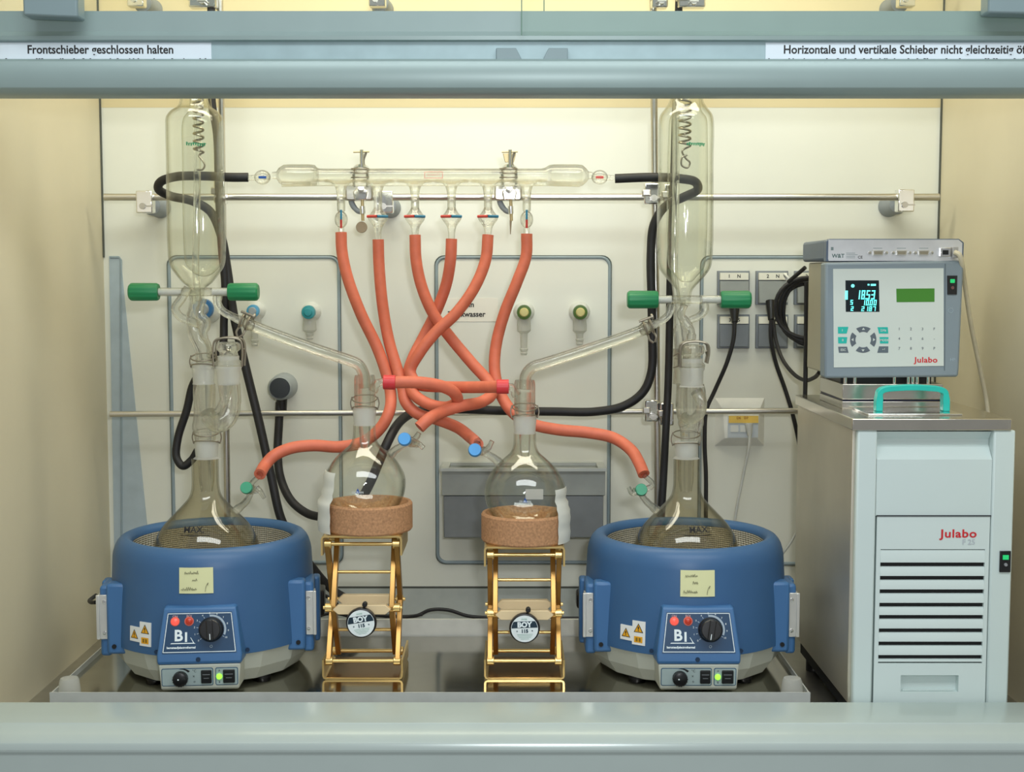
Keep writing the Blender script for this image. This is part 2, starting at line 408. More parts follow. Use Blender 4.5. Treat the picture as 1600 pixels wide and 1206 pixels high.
# drip sink
t = thing('drip_sink', 'grey drip sink projecting from the back wall behind the second receiving flask', 'sink', (X(818, 2.7), YB, Z(843, 2.68)))
sx0, sx1 = X(690, 2.66, 740), X(946, 2.66, 740); sz1, sz0 = Z(731, 2.66), Z(842, 2.66)
SG = mat('sink_grey', '9a9f9a', .45); SGD = mat('sink_dark_grey', '7a7f81', .45)
MB().extx([(YB - .002, sz1 - .07), (2.665, sz1 - .055), (2.662, sz1 - .004), (2.672, sz1 - .004), (2.674, sz1 - .04), (YB - .002, sz1 - .05)], sx0, sx1).build('bowl', SG, t, bev=.001)
MB().extx([(YB - .002, sz0), (2.672, sz0), (2.667, sz1 - .056), (YB - .002, sz1 - .07)], sx0 + .003, sx1 - .003).build('apron', SGD, t, bev=.002)
b = MB()
for (a, c_, d, e) in ((sx0 - .002, sx1 + .002, 2.654, 2.664), (sx0 - .002, sx1 + .002, 2.735, YB - .002), (sx0 - .002, sx0 + .014, 2.664, 2.735), (sx1 - .014, sx1 + .002, 2.664, 2.735)):
    b.bx(a, c_, d, e, sz1 - .006, sz1)
b.build('rim', mat('sink_rim', 'b0b5b1', .4), t)

# notice
t = thing('wall_notice', 'small white notice reading Kein Trinkwasser behind the orange hoses', 'notice', P(735, 500, YB))
MB().box(tuple(P(733, 484, YB - .002)), (.115, .0008, .047)).build('paper', mat('notice_paper', 'e9e7da', .5, 0, .01), t)
text('lettering', 'Kein', .0150, facing(P(730, 476, YB - .003)), INK, t, bold=.0003)
text('lettering', 'Trinkwasser', .0150, facing(P(729, 491, YB - .003)), INK, t, bold=.0003)

# ============================================================ LATTICE RODS, MOUNTS, CLAMPS
def rod(p, q, label, r=.0068): return tag(MB().cyl(p, q, r, seg=24).build('lattice_rod', STEEL), label, 'rod')
rod(P(163, 308, YR), P(1467, 308, YR), 'long horizontal steel rod behind the glass manifold')
rod(P(172, 647, YR), P(1470, 641, YR), 'horizontal steel rod at the height of the receiving flask necks', .0058)
rod(P(165, -14, YR), P(1468, -14, YR), 'horizontal steel rod near the hood top seen through the sash glass')
YV = YR - .016
rod(P(343, -40, YV), P(357, 900, YV), 'upright steel rod behind the glass still on the left', .0062)
rod(P(1020, -40, YV), P(1029, 900, YV), 'upright steel rod beside the black hoses and the right still', .0068)
def mount(px, py, label, clamp=True, low=True):
    c = P(px, py + 14, YR); z = c.z
    t = thing('rod_mount', label, 'rod mount', (c.x, YB, z))
    M = frame((c.x, YB - .001, z), (1, 0, 0), (0, 0, 1))
    MB().lathe([(.0, 0), (.021, .0), (.021, .004), (.0185, .016), (.0185, .062), (.017, .070), (.0, .072)], M, 28).build('wall_boss', GREYP, t)
    MB().cyl((c.x, YB - .07, z), (c.x, YR - .004, z), .007).build('stem', STEEL, t)
    b = MB(); b.bx(c.x - .0155, c.x + .0155, YR - .013, YR + .012, z - .016, z + .026)
    b.build('clamp_block', CHROME, t, bev=.002)
    b = MB(); b.cyl((c.x - .003, YR - .012, z - .003), (c.x - .003, YR - .016, z - .003), .006)
    b.box((c.x + .010, YR - .0135, z - .003), (.014, .0015, .003)); b.build('screw', STEEL, t)
    return t
mount(228, 306, 'grey wall mount with bright clamp holding the upper rod near its left end')
mount(602, 306, 'grey wall mount with bright clamp on the upper rod between the first manifold outlets')
mount(1413, 304, 'grey wall mount with bright clamp above the controller box')
for px, lb in ((214, 'leftmost wall mount of the top rod seen through the sash glass'), (590, 'wall mount of the top rod above the first manifold clamp'), (1415, 'wall mount of the top rod near the right wall')):
    mount(px, -16, lb)
def cross_clamp(px, py, Y, label, w=.030, h=.05, rot=0.):
    c = P(px, py, Y)
    t = thing('cross_clamp', label, 'clamp', c)
    M = Matrix.Translation(c) @ Matrix.Rotation(rot, 4, 'Y')
    MB().prism([(-w / 2, -h / 2), (w / 2, -h / 2), (w / 2, h / 2), (-w / 2, h / 2)], -.014, .014, M @ facing((0, 0, 0))).build('clamp_body', CHROME, t, bev=.003)
    MB().prism([(-w / 2 - .004, -h * .12), (-w * .1, -h * .12), (-w * .1, h * .18), (-w / 2 - .004, h * .18)], .0, .019, M @ facing((0, 0, 0))).build('jaw', STEEL, t, bev=.002)
    MB().cyl(c + Vector((.002, -.013, -h * .22)), c + Vector((.002, -.028, -h * .22)), .0062).box(tuple(c + Vector((.002, -.029, -h * .22))), (.016, .003, .004)).build('screw', STEEL, t)
    return t
cross_clamp(1018, 303, YV - .006, 'bright cross clamp joining the right upright rod and the upper rod', .030, .040)
cross_clamp(1046, 306, YV - .012, 'bright cross clamp on the upper rod just right of the upright rod', .024, .044)
cross_clamp(1017, 641, YV - .006, 'bright cross clamp on the lower rod at the right upright rod', .026, .042)
cross_clamp(1041, 646, YV - .014, 'bright cross clamp on the lower rod touching the black upright hose', .026, .044)
cross_clamp(345, 300, YV - .006, 'cross clamp on the left upright rod behind the tall glass reservoir', .022, .044)
cross_clamp(318, -2, YV - .02, 'cross clamp on the left upright rod above the sash rail', .05, .036)
cross_clamp(1030, -2, YV - .02, 'cross clamp on the right upright rod above the sash rail', .03, .036)
cross_clamp(1080, 0, YV - .03, 'three-finger clamp head above the right glass reservoir', .05, .030)

# ============================================================ TAPS, SOCKETS
def tap(px, py, r, ring, face, label, spout=None, Y=YB, centre=None):
    t = thing('wall_tap', label, 'tap', P(px, py, YB))
    c = P(px, py, 2.70)
    M = frame((c.x, YB - .0016, c.z), (1, 0, 0), (0, 0, 1))
    MB().lathe([(0, 0), (r * 1.45, 0), (r * 1.45, .004), (r * 1.15, .012), (r * 1.05, .034), (0, .034)], M, 28).build('base', WHITEP, t)
    M2 = frame((c.x, YB - .035, c.z), (1, 0, 0), (0, 0, 1))
    MB().lathe([(0, 0), (r, 0), (r, .008), (r * .95, .012), (r * .62, .013)], M2, 28).build('ring', ring, t)
    MB().lathe([(r * .64, .0128), (r * .5, .0150), (0, .0154)], M2, 28).build('button', face, t)
    if spout:
        l = spout; Ms = frame((c.x, YB - .03, c.z), (1, 0, 0), (0, -1, 0))
        MB().lathe([(.012, -r * .6), (.0135, -r - .012), (.0135, -r - .022), (.007, -r - .028), (.0065, -l + .014), (.0082, -l + .012), (.006, -l + .006), (.0072, -l + .004), (.005, -l)], Matrix.Translation((c.x, YB - .028, c.z)), 20).build('spout', PLAST_T, t)
BLUE1 = mat('tap_blue', '2e6fa8', .4); BLUE2 = mat('tap_light_blue', '4c9cc4', .4); TEAL = mat('tap_teal', '2a8f96', .4)
GRN = mat('tap_green', '4c6b2c', .4); YEL = mat('tap_yellow', 'c9c07a', .4); GR2 = mat('tap_grey', '9aa3a6', .4)
tap(316, 483, .020, BLUE1, GR2, 'large wall tap with dark blue ring seen through the left glass still', None)
tap(394, 486, .0125, BLUE2, GR2, 'light blue wall tap beside the wire-clipped joint of the left glass tube', .07)
tap(481, 488, .0135, TEAL, TEAL, 'teal wall tap above the black hose socket', .055)
tap(819, 488, .0145, GRN, YEL, 'green and yellow wall tap beside the rightmost orange hose', .085)
tap(907, 488, .0145, GRN, YEL, 'green and yellow wall tap beside the gasket edge above the sloping glass tube', .066)
# hose socket with a black face
t = thing('hose_socket', 'round grey hose socket with black face and black elbow below the teal tap', 'hose socket', P(440, 605, YB))
c = P(438, 606, 2.70)
M = frame((c.x, YB - .0016, c.z), (1, 0, 0), (0, 0, 1))
MB().lathe([(0, 0), (.027, 0), (.027, .006), (.0255, .02), (.0245, .05), (.0205, .056), (.0195, .054), (0, .054)], M, 32).build('collar', GR2, t)
MB().lathe([(.0194, .054), (.019, .058), (0, .0595)], M, 32).build('face', mat('tap_face_black', '2b3236', .5), t)
MB().cyl((c.x, YB - .035, c.z - .02), (c.x, YB - .035, c.z - .047), .0115, .0095).build('elbow', BLACKP, t)

OUT = mat('outlet_lid', '8d928e', .45); OUTD = mat('outlet_frame', '7b8288', .45); LABP = mat('outlet_label', 'efeedd', .5, 0, .01)
def outlet(px, py, num, label, top=True):
    x0, x1 = X(px, YB, py), X(px + 50, YB, py); z1, z0 = Z(py, YB), Z(py + 53, YB)
    t = thing('power_socket', label, 'power socket', ((x0 + x1) / 2, YB, z0), group=None)
    MB().bx(x0, x1, YB - .012, YB - .001, z0, z1).build('frame', OUTD, t, bev=.001)
    MB().extx([(YB - .012, z0 + .003), (YB - .0285 if top else YB - .018, z0 + .004), (YB - .020, z1 - .020), (YB - .012, z1 - .020)], x0 + .004, x1 - .003).build('hinged_lid', OUT if top else OUTD, t, bev=.001)
    MB().bx(x0 + .004, x1 - .004, YB - .021, YB - .012, z1 - .018, z1 - .004).build('label_strip', LABP, t)
    text('lettering', num, .0095, facing(((x0 + x1) / 2, YB - .0212, z1 - .011)), INK, t, bold=.0002)
    return t
outlet(1120, 423, '1     N', 'grey power socket with cream strip marked 1 N behind the green knob', True)
outlet(1180, 423, '2     N', 'grey power socket with cream strip marked 2 N and a black plug under it', True)
outlet(1240, 423, '3     N', 'grey power socket in the upper row behind the cable coil', True)
outlet(1120, 491, '3     5', 'grey power socket below the one marked 1 N, black plug above it', False)
outlet(1180, 491, '   4', 'grey power socket below the one marked 2 N, marked 4', False)
outlet(1240, 491, '     5', 'grey power socket in the lower row behind the cable coil', False)
# data socket
x0, x1 = X(1117, YB), X(1195, YB); z1, z0 = Z(621, YB), Z(697, YB)
t = thing('data_socket', 'white data socket box with yellow label strip under the lower rod', 'data socket', ((x0 + x1) / 2, YB, z0))
MB().prism([(x0, z0), (x1, z0), (x1, z1), (x0, z1)], 0, .014, facing((0, YB - .001, 0)), top=[(x0 + .018, z0 + .018), (x1 - .016, z0 + .018), (x1 - .012, z1 - .022), (x0 + .014, z1 - .022)]).build('cover', mat('data_white', 'e2e3da', .4), t, bev=.001)
MB().bx(X(1136, YB), X(1183, YB), YB - .018, YB - .014, Z(682, YB), Z(648, YB)).build('socket_plate', mat('data_grey', 'c4cdd2', .4), t)
MB().bx(X(1137, YB), X(1183, YB), YB - .020, YB - .018, Z(659, YB), Z(648, YB)).build('yellow_label', mat('data_yellow', 'e6c35a', .5), t)
text('lettering', 'D6   D7', .007, facing(P(1160, 653, YB - .021)), mat('brown_ink', 'a5682c', .6), t, bold=.0001)
MB().bx(X(1140, YB), X(1152, YB), YB - .0195, YB - .018, Z(673, YB), Z(663, YB)).build('port', WHITEP, t)
MB().bx(X(1155, YB), X(1164, YB), YB - .0195, YB - .018, Z(673, YB), Z(663, YB)).build('port', WHITEP, t)
# ============================================================ HEATING MANTLES
MBLUE = mat('mantle_blue', '38608a', .42, 0, .05, 9, bump=.05)
MBLUE2 = mat('mantle_blue_trim', '3e6c9c', .42, 0, .04, 9)
CREAM = mat('mantle_cream', 'b9bdb0', .5, 0, .03, 14)
NAVY = mat('plate_navy', '1c4264', .4)
YLW = mat('warning_yellow', 'e8a821', .5)
WHST = mat('sticker_white', 'e6e8e4', .45, 0, .01)
NOTE = mat('note_paper', 'dfe0ac', .6, 0, .02)
def glow(name, col, e): return mat(name, col, .3, emit=col, es=e)
def basket_mat():
    m = mat('woven_basket', 'a09c8c', .8, 0, .1, 60)
    n = m.node_tree; b = n.nodes['Principled BSDF']
    wv = n.nodes.new('ShaderNodeTexWave'); wv.inputs['Scale'].default_value = 90; wv.bands_direction = 'Z'
    wv2 = n.nodes.new('ShaderNodeTexWave'); wv2.inputs['Scale'].default_value = 90; wv2.bands_direction = 'X'
    ad = n.nodes.new('ShaderNodeMath'); ad.operation = 'ADD'
    t = n.nodes.new('ShaderNodeTexCoord')
    n.links.new(t.outputs['Object'], wv.inputs[0]); n.links.new(t.outputs['Object'], wv2.inputs[0])
    n.links.new(wv.outputs['Fac'], ad.inputs[0]); n.links.new(wv2.outputs['Fac'], ad.inputs[1])
    bp = n.nodes.new('ShaderNodeBump'); bp.inputs['Strength'].default_value = .8; bp.inputs['Distance'].default_value = .002
    n.links.new(ad.outputs[0], bp.inputs['Height']); n.links.new(bp.outputs[0], b.inputs['Normal'])
    return m
BASK = basket_mat()
def rotz(a): return Matrix.Rotation(a, 4, 'Z')
def mantle(px, rz, label, kv, dial):
    x = X(px, YA, 830)
    t = thing('heating_mantle', label, 'heating mantle', (x, YA, 0), rz)
    L = dict(local=True)
    # lower housing: a twelve sided cream tray
    def poly(r, z, n=16): return [(r * math.cos(2 * PI * (i + .5) / n), r * math.sin(2 * PI * (i + .5) / n), z) for i in range(n)]
    MB().rings([poly(.136, .006), poly(.146, .007), poly(.163, .030), poly(.172, .059)]).build('lower_housing', CREAM, t, ang=15, bev=.0015, **L)
    for a in (45, 135, 225, 315):
        p = (.125 * math.cos(math.radians(a)), .125 * math.sin(math.radians(a)))
        MB().lathe([(.014, 0), (.014, .008)], Matrix.Translation((p[0], p[1], 0)), 16, (True, True)).build('foot', BLACKP, t, **L)
    MB().lathe([(.169, .0575), (.1735, .059), (.1735, .07), (.171, .13), (.1672, .198), (.1658, .206), (.163, .2150), (.1595, .2215), (.1545, .2270), (.148, .2300), (.142, .2290), (.1375, .2260), (.1350, .221), (.1345, .216)],
               I4, 72).build('upper_housing', MBLUE, t, ang=50, **L)
    MB().lathe([(.1343, .2175), (.1335, .205), (.128, .185), (.114, .150), (.100, .122), (.080, .098), (.05, .080), (0, .074)], I4, 56).build('heating_basket', BASK, t, **L)
    # side blocks and metal grips
    for s in (-1, 1):
        def sb(c, d, name, m, bev, an=.0):
            M = rotz(s * math.radians(-9)) if 0 else I4
            return MB().box((s * c[0], c[1], c[2]), d, M).build(name, m, t, bev=bev, **L)
        b = MB()
        b.box((s * .146, -.088, .106), (.032, .03, .118)).box((s * .166, -.055, .1), (.018, .07, .118))
        b.build('side_block', MBLUE2, t, bev=.005, **L)
        b = MB().box((s * .1755, -.02, .1), (.014, .03, .112)); b.build('side_block', MBLUE2, t, bev=.004, **L)
        g = MB()
        g.box((s * .176, -.083, .108), (.0035, .018, .074)).box((s * .1695, -.0925, .108), (.014, .003, .074))
        g.box((s * .177, -.0935, .108), (.0055, .0055, .074))
        gh = g.build('grip', mat('grip_alu', (.72, .72, .68), .35, .7), t, bev=.0007, **L)
        for z in (.082, .134): MB().lathe([(.003, 0), (.003, .0015), (0, .002)], frame((s * .167, -.0942, z), (1, 0, 0), (0, 0, 1)), 10).build('rivet', CHROME, t, **L)
        MB().lathe([(.0038, 0), (.0038, .002)], frame((s * .150, -.1035, .061), (1, 0, 0), (0, 0, 1)), 12, (False, True)).build('screw_hole', BLACKP, t, **L)
    # wedge shaped control housing on the front
    yb, yt = -.190, -.181
    zb, zt = .066, .1425
    ft, fb = .0545, .066
    def hexa(rows): return MB().rings(rows)
    def row(hw, y, z, yk): return [(-hw, yk, z), (hw, yk, z), (hw * .93, y, z), (-hw * .93, y, z)]
    hexa([row(.0700, -.1915, .0525, -.13), row(.0712, -.1935, .058, -.13), row(.0715, yb - .002, zb + .002, -.13), row(ft + .006, yt + .004, zt - .003, -.13), row(ft + .003, yt + .012, zt, -.13)][::1]).build('control_housing', MBLUE2, t, ang=20, bev=.002, **L)
    # face of the wedge
    fo = Vector((0, yb - .0022, zb + .002)); fv = Vector((0, (yt + .004) - (yb - .002), (zt - .003) - (zb + .002)))
    FM = frame(fo, (1, 0, 0), fv)
    H = fv.length
    def trap(k0, k1, w0, w1): return [(-w0, k0), (w0, k0), (w1, k1), (-w1, k1)]
    pl = MB().prism(trap(.003, H - .006, .0585, .0505), 0, .0012, FM).build('control_plate', NAVY, t, **L)
    # white border: four thin bars
    w0, w1, k0, k1, bt = .0575, .0500, .0042, H - .0072, .0011
    b = MB()
    b.prism([(-w0, k0), (w0, k0), (w0, k0 + bt), (-w0, k0 + bt)], .0011, .0015, FM).prism([(-w1, k1 - bt), (w1, k1 - bt), (w1, k1), (-w1, k1)], .0011, .0015, FM)
    for s in (-1, 1): b.prism([(s * w0, k0), (s * (w0 - bt), k0), (s * (w1 - bt), k1), (s * w1, k1)], .0011, .0015, FM)
    b.build('border', WHINK, pl, **L)
    def FP(u, v, d=.0013): return FM @ Matrix.Translation((u, v, d))
    for u, c_, e in ((-.0385, 'f0473c', 1.2), (-.0165, 'a8301c', .25)):
        MB().torus(FP(u, .053, .001), .0064, .0012, 24, 6).build('lamp_ring', mat('lamp_ring_red', 'd86a58', .4), pl, **L)
        MB().lathe([(.006, 0), (.0052, .003), (.0025, .0045), (0, .005)], FP(u, .053, .001), 20).build('indicator_lamp', glow('red_lamp' + c_, c_, e), pl, **L)
    text('lettering', 'ON', .0052, FP(-.0385, .0610), mat('pink_ink', 'd8a8a4', .6), pl, **L)
    text('lettering', 'BOI', .0052, FP(-.0165, .0610), mat('pink_ink', 'd8a8a4', .6), pl, **L)
    text('logo', 'B', .0245, FP(-.033, .0300), WHINK, pl, bold=.0007, **L)
    text('logo', 'I', .0205, FP(-.0210, .0275), WHINK, pl, bold=.0007, **L)
    b = MB().prism([(-.0455, .0178), (-.006, .0178), (-.0085, .0192), (-.044, .0192)], 0, .0003, FP(0, 0)).prism([(-.0090, .0180), (-.0075, .0180), (-.0135, .0275), (-.0143, .0275)], 0, .0002, FP(0, 0))
    b.build('logo_underline', WHINK, pl, **L)
    text('lettering', 'barnstead|electrothermal', .0046, FP(-.0285, .0118), WHINK, pl, bold=.0002, sx_=.96, **L)
    # dial with knob
    ku, kvv = .0185, .0395
    b = MB()
    for i in range(11):
        a = math.radians(222 - i * 25.2)
        p = Vector((math.cos(a), math.sin(a))); q = Vector((-p.y, p.x)) * .00045
        a1, a2 = p * .0205, p * .0235
        b.prism([(a1 + q)[:], (a1 - q)[:], (a2 - q)[:], (a2 + q)[:]], 0, .0002, FP(ku, kvv))
    b.prism([(.0205 * math.cos(a), .0205 * math.sin(a)) for a in [math.radians(95 - 13 * k) for k in range(10)]] + [(.0236 * math.cos(a) + 0, .0236 * math.sin(a)) for a in [math.radians(95 - 13 * k) for k in range(10)]][::-1], 0, .00015, FP(ku, kvv))
    b.torus(FP(ku, kvv - .0265), .0019, .0004, 16, 4)
    b.build('scale_marks', mat('scale_ink', 'a9bac6', .6), pl, **L)
    for i in range(11):
        a = math.radians(222 - i * 25.2)
        text('scale_number', str(i), .0042, FP(ku + .0268 * math.cos(a), kvv + .0258 * math.sin(a)), WHINK, pl, **L) if i % 1 == 0 else None
    kn = MB().lathe([(.0195, 0), (.0195, .004), (.0180, .006), (.0165, .016), (.0150, .0175), (0, .0178)], FP(ku, kvv), 36, (False, False)).build('dial_knob', BLACKP, pl, **L)
    M = FP(ku, kvv, .018) @ Matrix.Rotation(math.radians(dial), 4, 'Z')
    MB().prism([(-.0050, -.0160), (.0050, -.0160), (.0050, .0160), (-.0050, .0160)], 0, .006, M).build('knob_bar', mat('knob_black', '1b1c1d', .3), kn, bev=.0015, **L)
    MB().box((0, -.0105, .0062), (.0010, .009, .0008), M).build('pointer_line', WHINK, kn, **L)
    # screws
    MB().lathe([(.0040, 0), (.0036, .0015)], frame((-.002, -.1925, .0605), (1, 0, 0), (0, 0, 1)), 16, (False, True)).build('screw_hole', mat('deep_blue', '16304c', .4), t, **L)
    for s in (-1, 1): MB().lathe([(.0034, 0), (.0034, .002)], frame((s * .0725, -.1600, .066), (1, 0, 0), (0, 0, 1)), 12, (False, True)).build('screw_hole', mat('deep_blue', '16304c', .4), t, **L)
    # cream switch box
    hexa([row(.064, -.185, .009, -.12), row(.066, -.1895, .013, -.12), row(.0690, -.1915, .0523, -.12)]).build('switch_housing', CREAM, t, ang=20, bev=.002, **L)
    SM = frame((0, -.1898, .0172), (1, 0, 0), (0, -.0020, .0393))
    plate = mat('switch_plate', '9fb0ae', .4); bord = mat('switch_border', '25506e', .4)
    for (u0, u1) in ((-.0600, .0210), (.0245, .0600)):
        M = SM @ Matrix.Translation(((u0 + u1) / 2, .0150, 0)); w_ = u1 - u0
        p_ = MB().prism(rrect(w_, .029, .003), 0, .0008, M).build('switch_plate', bord, t, **L)
        MB().prism(rrect(w_ - .0022, .0268, .0022), .0008, .0011, M).build('plate_field', plate, p_, **L)
    def SP(u, v, d=.0012): return SM @ Matrix.Translation((u, v, d))
    k2 = MB().lathe([(.0118, 0), (.0112, .009), (.0095, .0102), (0, .0104)], SP(-.030, .0135), 28).build('small_knob', BLACKP, t, **L)
    b = MB()
    for i in range(18): a = 2 * PI * i / 18; b.box((.0114 * math.cos(a), .0114 * math.sin(a), .005), (.0012, .0012, .008), SP(-.030, .0135))
    b.build('grip_rib', BLACKP, k2, **L)
    MB().lathe([(.0012, .0104), (.0012, .011)], SP(-.0325, .0145), 8, (False, True)).build('knob_dot', WHINK, k2, **L)
    arc = [(.0155 * math.cos(a), .0155 * math.sin(a)) for a in [math.radians(100 - 10 * k) for k in range(7)]] + [((.0155 + .0006 * k) * math.cos(a), (.0155 + .0006 * k) * math.sin(a)) for k, a in enumerate([math.radians(100 - 10 * k) for k in range(7)])][::-1]
    MB().prism(arc, 0, .0002, SP(-.030, .0125)).build('arc_mark', INK, t, **L)
    for u, v, s in ((-.0085, .0245, '\u00b0C'), (-.0095, .0165, 'x'), (-.0085, .0075, 'o')): text('lettering', s, .006, SP(u, v), INK, t, **L)
    for u in (.0105, .0460):
        w_ = .0165 if u < .02 else .0185
        r_ = MB().prism(rrect(w_, .0215, .0015), 0, .0030, SP(u, .0155)).build('rocker_switch', BLACKP, t, bev=.0006, **L)
        MB().box((0, .004, .0034), (w_ * .7, .0012, .0006), SP(u, .0155)).box((0, -.002, .0034), (w_ * .5, .0010, .0006), SP(u, .0155)).build('switch_mark', mat('switch_grey', '6a6f72', .5), r_, **L)
    MB().lathe([(.0048, 0), (.0042, .0026), (0, .0038)], SP(.0305, .0150), 18).build('green_lamp', glow('green_lamp', '8bf03c', 1.6), t, **L)
    text('lettering', 'A', .0045, SP(.0308, .0245), INK, t, **L); text('lettering', 'B', .0045, SP(.0308, .0055), INK, t, **L)
    # warning stickers on the curved front
    st = MB(); rr = .1742
    def cp(a, z, r=rr): return (r * math.sin(a), -r * math.cos(a), z)
    def patch(name, m, a0, a1, z0, z1, r, n=4, parent=t):
        mb = MB(); rows = []
        for z in (z0, z1): rows.append([cp(a0 + (a1 - a0) * i / n, z, r + (.0010 if z == z1 else .001) - (z - .06) * .035) for i in range(n + 1)] + [cp(a1 - (a1 - a0) * i / n, z, r - .0012 - (z - .06) * .035) for i in range(n + 1)])
        return mb.rings(rows).build(name, m, parent, **L)
    def D(v): return math.radians(v)
    wa = -33
    s1 = patch('warning_sticker', WHST, D(wa - 10.5), D(wa - 2.8), .077, .101, rr)
    s2 = patch('warning_sticker', WHST, D(wa - 2.8), D(wa + 4.9), .072, .111, rr)
    def tri(a, z, s, par):
        r = rr + .0012 - (z - .06) * .035
        M = frame(cp(a, z, r), (math.cos(a), math.sin(a), 0), (0, 0, 1))
        MB().prism([(-s, -s * .75), (s, -s * .75), (0, s)], 0, .0003, M).build('warning_triangle', INK, par, **L)
        MB().prism([(-s * .78, -s * .62), (s * .78, -s * .62), (0, s * .75)], .0003, .0005, M).build('triangle_field', YLW, par, **L)
        MB().prism([(-s * .1, -s * .15), (s * .1, -s * .15), (s * .13, s * .4), (-s * .13, s * .4)], .0005, .0007, M).prism(disc(s * .11, 10, 0, -s * .38), .0005, .0007, M).build('exclamation_mark', INK, par, **L)
    tri(D(wa - 6.7), .0885, .0085, s1); tri(D(wa + 1), .099, .0085, s2)
    a = D(wa + 1); M = frame(cp(a, .081, rr + .0004), (math.cos(a), math.sin(a), 0), (0, 0, 1))
    MB().prism([(-.0075, -.005), (.0075, -.005), (.0075, .005), (-.0075, .005)], 0, .0003, M).build('yellow_field', YLW, s2, **L)
    MB().prism([(-.0045, -.003), (-.001, -.003), (-.001, .003), (-.0045, .003)], .0003, .0005, M).prism([(.001, -.003), (.0045, -.003), (.0045, .003), (.001, .003)], .0003, .0005, M).build('symbol', mat('symbol_brown', '8a6a1c', .5), s2, **L)
    # mains inlet block at the back right and left
    MB().box((.176, .03, .10), (.024, .05, .045)).build('cable_inlet', BLACKP, t, bev=.003, **L)
    MB().box((-.170, .035, .105), (.030, .04, .03)).build('cable_inlet', BLACKP, t, bev=.006, **L)
    return t
mantle(333, math.radians(5), 'blue heating mantle with cream base between the left wall and the first golden jack', 0, 4)
mantle(1070, math.radians(0), 'blue heating mantle with cream base between the second golden jack and the refrigerated bath', 0, -10)
def sticky(x0, x1, y0, y1, cx, lines, label):
    pc = X(cx, YA, 830)
    w_ = (x1 - x0) * 2.17 / F; h_ = (y1 - y0) * 2.17 / F
    xm = ((x0 + x1) / 2 - 800) * 2.17 / F; zm = Z((y0 + y1) / 2, 2.173)
    t = None
    rr_ = lambda z: .1714 - (z - .13) * .05 + .0014
    a = math.asin((xm - pc) / .171)
    M = None
    mb = MB(); rows = []
    for z in (zm - h_ / 2, zm - h_ / 6, zm + h_ / 6, zm + h_ / 2):
        da = w_ / 2 / .171
        rows.append([(pc + rr_(z) * math.sin(a - da + 2 * da * i / 6), YA - rr_(z) * math.cos(a - da + 2 * da * i / 6), z) for i in range(7)] + [(pc + (rr_(z) - .0008) * math.sin(a + da - 2 * da * i / 6), YA - (rr_(z) - .0008) * math.cos(a + da - 2 * da * i / 6), z) for i in range(7)])
    t = thing('sticky_note', label, 'note', (pc + .171 * math.sin(a), YA - .171 * math.cos(a), zm - h_ / 2))
    mb.rings(rows).build('paper', NOTE, t)
    M = frame((pc + rr_(zm) * math.sin(a), YA - rr_(zm) * math.cos(a) - .0009, zm), (math.cos(a), math.sin(a), 0), (0, .06, 1))
    inkm = mat('pen_ink', '5a5a48', .6)
    random.seed(int(cx))
    for (s, u, v, sz) in lines:       # thin pen strokes in a quick hand
        b = MB(); x_ = u
        for ch in range(s):
            hh = sz * random.uniform(.5, 1.25)
            pts = [(x_, v, 0), (x_ + sz * .25, v + hh, 0), (x_ + sz * .45, v + random.uniform(0, .3) * sz, 0), (x_ + sz * .62, v + random.uniform(.2, .6) * sz, 0)]
            b.tube([M @ Vector(p) for p in pts], .00028, 5, 3); x_ += sz * .62
        b.build('handwriting', inkm, t)
    b = MB(); b.tube([M @ Vector(p) for p in ((w_ * .27, -h_ * .42, 0), (w_ * .30, -h_ * .2, 0), (w_ * .36, -h_ * .08, 0), (w_ * .33, -h_ * .18, 0))], .00035, 5, 4).build('exclamation_mark', inkm, t)
sticky(272, 326, 886, 927, 333, ((8, -.018, .0105, .0045), (3, -.006, -.001, .0045), (9, -.024, -.0155, .0045)), 'pale yellow handwritten note stuck on the mantle beside the left wall')
sticky(1067, 1122, 890, 932, 1070, ((7, -.020, .0105, .0045), (3, -.008, -.001, .0045), (8, -.023, -.0155, .0045)), 'pale yellow handwritten note stuck on the mantle beside the refrigerated bath')

